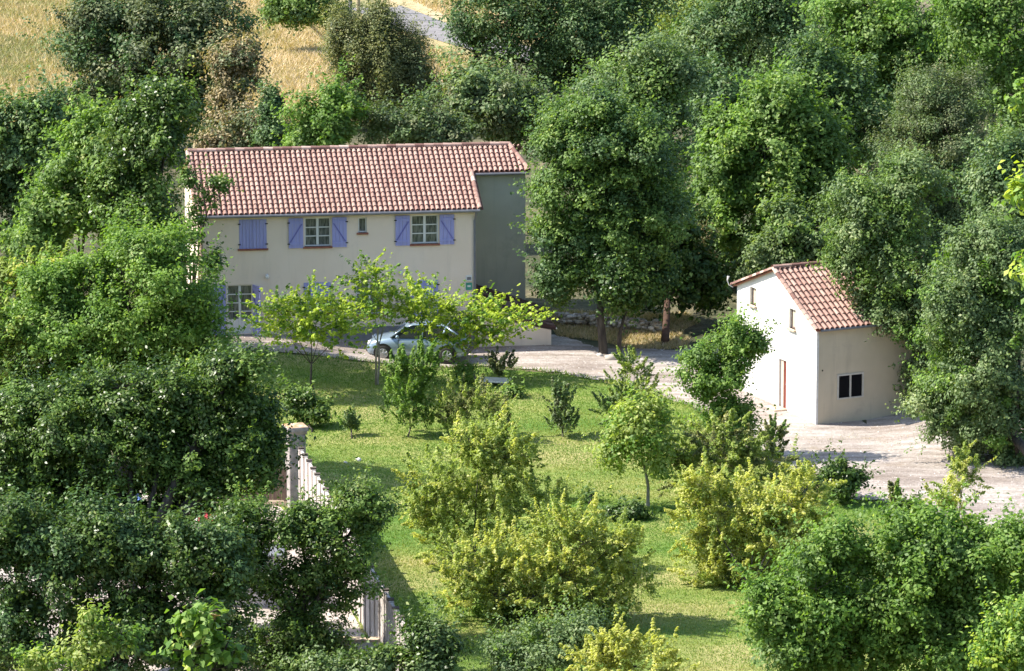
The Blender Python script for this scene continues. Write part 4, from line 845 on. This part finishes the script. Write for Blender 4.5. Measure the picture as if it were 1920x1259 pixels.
# ------------------------------------------------------------ low stone wall behind the yard, stones, slab, teal bin
rub = leafmat('rubble', [(0, (.25, .21, .17)), (.5, (.48, .43, .37)), (1, (.70, .66, .60))], 0, .95)
def rock_mesh(n, cent, rad_, name):
    V = []; F = []; T = []
    bm = bmesh.new(); bmesh.ops.create_icosphere(bm, subdivisions=1, radius=1); bv = np.array([v.co[:] for v in bm.verts]); bf_ = np.array([[v.index for v in f.verts] for f in bm.faces]); bm.free()
    for i in range(n):
        s = rad_[i]; vv = bv * (1 + rng.normal(0, .13, (len(bv), 1))) * [s * rng.uniform(.8, 1.3), s * rng.uniform(.7, 1.1), s * rng.uniform(.45, .75)]
        a = rng.uniform(0, 6.3); R = np.array([[math.cos(a), -math.sin(a), 0], [math.sin(a), math.cos(a), 0], [0, 0, 1]])
        F.append(bf_ + len(bv) * i); V.append(vv @ R.T + cent[i]); T.append(np.full(len(bv), rng.random()))
    return npmesh(name, np.concatenate(V), np.concatenate(F), rub, np.concatenate(T))
SA, SB = gnd(1045, 606), gnd(1240, 622)
sw_ = thing('stone_wall', 'low pale dry-stone wall behind the tree trunks at the yard\'s end', 'wall', (SA[0], SA[1], 0))
cs, rs = [], []
for k in range(420):
    t_ = rng.random(); p = (SB - SA) * t_; cs.append((p[0], p[1] + rng.normal(0, .1), rng.uniform(.05, .42))); rs.append(rng.uniform(.08, .17))
link('stones', rock_mesh(420, cs, rs, 'stones'), sw_)
ROCKS = [(1147, 674, .28, 'upright pale stone at the foot of the big tree trunk'), (1200, 690, .2, 'low stone in the shaded corner of the yard'), (1125, 668, .14, 'small stone left of the big tree trunk'), (672, 866, .13, 'largest white stone in the worn patch of lawn right of the fence pillar'), (648, 870, .09, 'small white stone left of the larger one in the worn lawn patch'), (1838, 850, .35, 'dark-topped boulder under the drooping tree at the yard\'s right end')]
for px, py, r_, lab in ROCKS:
    g_ = gnd(px, py); o = link('rock', rock_mesh(1, [(0, 0, r_ * .35)], [r_], 'rock'), None, (g_[0], g_[1], hz(g_[0], g_[1])))
    tag(o, lab, 'stone', 'single stones')
g_ = gnd(926, 722)
sb = thing('garden_slab', 'flat white slab resting on two blocks at the top of the lawn', 'slab', (g_[0], g_[1], hz(g_[0], g_[1])), rad(-12))
MB().box(-.62, .62, -.36, .36, .16, .23).build('top', render_w, sb, bevel=.01)
for s in (-.4, .4): MB().box(s - .1, s + .1, -.25, .25, 0, .159).build('block', conc2, sb)
g_ = gnd(1515, 938)
bn = thing('compost_bin', 'dark green garden bin with teal lid beside the dark round bush', 'bin', (g_[0], g_[1], hz(g_[0], g_[1])))
MB().tube([(0, 0, 0), (0, 0, .62)], [.34, .28], 14).build('body', simple('dark_green_plastic', (.02, .07, .04), (.03, .09, .05), 5, .5), bn)
MB().tube([(0, 0, .621), (0, 0, .67), (0, 0, .74), (0, 0, .76)], [.31, .31, .2, .05], 14).build('lid', simple('teal_plastic', (.10, .42, .32), (.14, .50, .38), 5, .45), bn, True)
# stake beside the tall sapling
g_ = gnd(706, 724)
MBs = MB(); MBs.tube([(0, 0, -.2), (.02, 0, 1.2), (.12, 0, 2.35)], [.04, .036, .03], 8)
tag(MBs.build('tree_stake', bark_pale, None, True, loc=(g_[0] - .03, g_[1] - .08, 0)), 'pale round stake tied beside the tallest young tree', 'stake')
# utility poles by the far road
for px, py, hh, mt, lab, nm in ((657, 38, 7.5, zinc, 'grey metal pole beside the far road', 'utility_pole'), (672, 26, 7.0, simple('pole_wood', (.30, .24, .15), (.40, .33, .22), 3, .9), 'brown wooden pole next to the grey metal one', 'utility_pole')):
    g_ = gnd(px, py); t_ = thing(nm, lab, 'pole', (g_[0], g_[1], hz(g_[0], g_[1])), 0)
    MB().tube([(0, 0, -.3), (0, 0, hh)], [.12, .08], 8).build('shaft', mt, t_)
    MB().box(-.5, .5, -.05, .05, hh - .5, hh - .38).build('crossarm', mt, t_)

# ------------------------------------------------------------ CAR
g_ = gnd(785, 672)
car = thing('parked_car', 'silver-blue hatchback parked on the gravel, its nose to the left', 'car', (g_[0], g_[1], hz(g_[0], g_[1]) + .03), rad(172))
paint = simple('silver_blue_paint', (.27, .36, .45), rough=.28, metal=.35, coat=.8)
darkp = simple('black_plastic', (.02, .02, .022), rough=.5); rubber = simple('rubber', (.02, .02, .02), (.035, .033, .03), 9, .9)
alloy = simple('alloy', (.45, .46, .48), rough=.35, metal=.8); lampm = simple('lamp_lens', (.75, .78, .8), rough=.1); redl = simple('tail_lens', (.4, .02, .02), rough=.2)
# body sections along x (front = +x): x, z low, z shoulder, half width, hood height at centre
xs_ = [2.02, 1.95, 1.75, 1.45, 1.05, .75, .2, -.4, -1.0, -1.5, -1.8, -1.98, -2.03]
top_ = [.52, .66, .78, .86, .93, .96, .97, .97, .98, .98, .97, .86, .62]
wid_ = [.50, .68, .78, .83, .85, .86, .86, .86, .86, .84, .80, .70, .58]
low_ = [.34, .24, .20, .19, .19, .19, .19, .19, .19, .19, .22, .28, .40]
V = []; F = []; NS = 13
for x, zt_, wd_, lo_ in zip(xs_, top_, wid_, low_):
    prof = [(-wd_ * .85, lo_), (-wd_ * .97, lo_ + .08), (-wd_, (lo_ + zt_) / 2 - .02), (-wd_ * .985, (lo_ + zt_) / 2 + .1), (-wd_ * .93, zt_ - .05), (-wd_ * .8, zt_), (0, zt_ + .035)]
    prof += [(-a, b) for a, b in prof[:-1][::-1]]
    V += [(x, a, b) for a, b in prof]
for i in range(len(xs_) - 1):
    for j in range(NS - 1): F.append((i * NS + j, i * NS + j + 1, (i + 1) * NS + j + 1, (i + 1) * NS + j))
    F.append((i * NS + NS - 1, i * NS, (i + 1) * NS, (i + 1) * NS + NS - 1))
F += [tuple(range(NS)), tuple(range((len(xs_) - 1) * NS, len(xs_) * NS))[::-1]]
bd = MB().add(V, F).build('body', paint, car, True)
# wheel-arch openings are dark liners
# greenhouse: glass block with painted roof and pillars
gx = [(1.02, .96, .80), (.45, 1.36, .66), (.1, 1.47, .62), (-.6, 1.50, .62), (-1.25, 1.42, .61), (-1.85, 1.0, .70)]
V = []; F = []
for x, z, w2 in gx: V += [(x, -.80 if z < 1.1 else -.64, z - .02), (x, 0, z + .005), (x, .80 if z < 1.1 else .64, z - .02)]
side = [(1.02, .95), (.45, 1.34), (.1, 1.45), (-.6, 1.48), (-1.25, 1.40), (-1.85, .98)]
gl_ = MB()
def sect(x, zt_, f=0): return zt_
lowz = .955
for s in (-1, 1):
    pts = [(x, s * (.82 - (z - .95) * .36), z) for x, z in side]
    gl_.add(pts, [tuple(range(len(pts)))])
for k in (0, 4):
    a, b = side[k], side[k + 1]
    gl_.add([(a[0], -(.82 - (a[1] - .95) * .36), a[1]), (b[0], -(.82 - (b[1] - .95) * .36), b[1]), (b[0], (.82 - (b[1] - .95) * .36), b[1]), (a[0], (.82 - (a[1] - .95) * .36), a[1])], [(0, 1, 2, 3)])
gl_.build('window_glass', glass, car)
rp = MB(); pr = side[1:5]
V = []; F = []
for x, z in [(.48, 1.335)] + pr[1:] :
    w3 = .82 - (z - .95) * .36
    V += [(x, -w3 - .015, z - .02), (x, -w3 * .8, z + .025), (x, 0, z + .05), (x, w3 * .8, z + .025), (x, w3 + .015, z - .02)]
for i in range(3):
    for j in range(4): F.append((i * 5 + j, i * 5 + j + 1, (i + 1) * 5 + j + 1, (i + 1) * 5 + j))
rp.add(V, F)
rfc = rp.build('roof', paint, car, True)
MB().box(.0, .38, -.32, .32, 1.47, 1.492).build('sunroof', simple('smoked_glass', (.10, .05, .045), rough=.2), rfc)
for s in (-1, 1):
    pl = MB()
    def P3(x, z): return (x, s * (.835 - (z - .95) * .36), z)
    for (a, b, r_) in (((1.02, .96), (.46, 1.345), .035), ((-.28, .96), (-.30, 1.47), .03), ((-1.25, 1.40), (-1.85, 1.0), .05), ((-1.05, .96), (-1.22, 1.41), .045)):
        pl.tube([P3(*a), P3(*b)], r_, 6)
    pl.tube([P3(.46, 1.345), P3(.1, 1.455), P3(-.6, 1.485), P3(-1.25, 1.405)], .028, 6)
    pl.build('pillar', paint, car, True)
    MB().tube([(.72, s * .86, 1.0), (.70, s * 1.0, 1.03), (.68, s * 1.04, 1.03)], [.03, .075, .05], 8).build('wing_mirror', paint, car, True)
    MB().box(-.25, -.05, s * .862 - .012, s * .862 + .012, .82, .85).build('door_handle', darkp, car)
    dl = MB()
    for x in (.68, -.30, -1.08): dl.box(x - .008, x + .008, s * .861 - .006, s * .861 + .006, .28, .93)
    dl.box(-1.08, .68, s * .861 - .006, s * .861 + .006, .26, .275); dl.build('door_seam', darkp, car)
    MB().tube([(1.80, s * .56, .68), (1.93, s * .58, .64), (1.96, s * .58, .62)], [.13, .11, .03], 12).build('headlight', lampm, car, True)
    MB().box(-2.0, -1.88, s * .70 - .08, s * .70 + .08, .72, .9).build('tail_light', redl, car, bevel=.02)
    for x in (1.30, -1.28):
        wh = link('wheel', None, car, (x, s * .77, .31))
        MB().tube([(0, -.11, 0), (0, -.09, 0), (0, .09, 0), (0, .11, 0)], [.27, .315, .315, .27], 24).build('tyre', rubber, wh, True)
        rm = MB(); rm.tube([(0, s * .112, 0), (0, s * .118, 0)], [.20, .19], 20)
        rm.tube([(0, s * .118, 0), (0, s * .135, 0)], .05, 10)
        for k in range(7):
            t_ = k * 2 * math.pi / 7; rm.tube([(0, s * .125, 0), (.18 * math.cos(t_), s * .122, .18 * math.sin(t_))], .022, 5)
        rm.build('rim', alloy, wh)
        ar = MB(); ar.tube([(x, s * .862 - .02, .33), (x, s * .862, .33)], [.385, .385], 24); ar.build('wheel_arch', darkp, car)
MB().box(1.86, 2.035, -.55, .55, .30, .42).build('bumper', darkp, car, bevel=.03)
MB().box(-2.06, -1.9, -.6, .6, .34, .5).build('bumper', darkp, car, bevel=.03)
MB().box(2.036, 2.045, -.26, .26, .33, .41).build('number_plate', white_p, car)
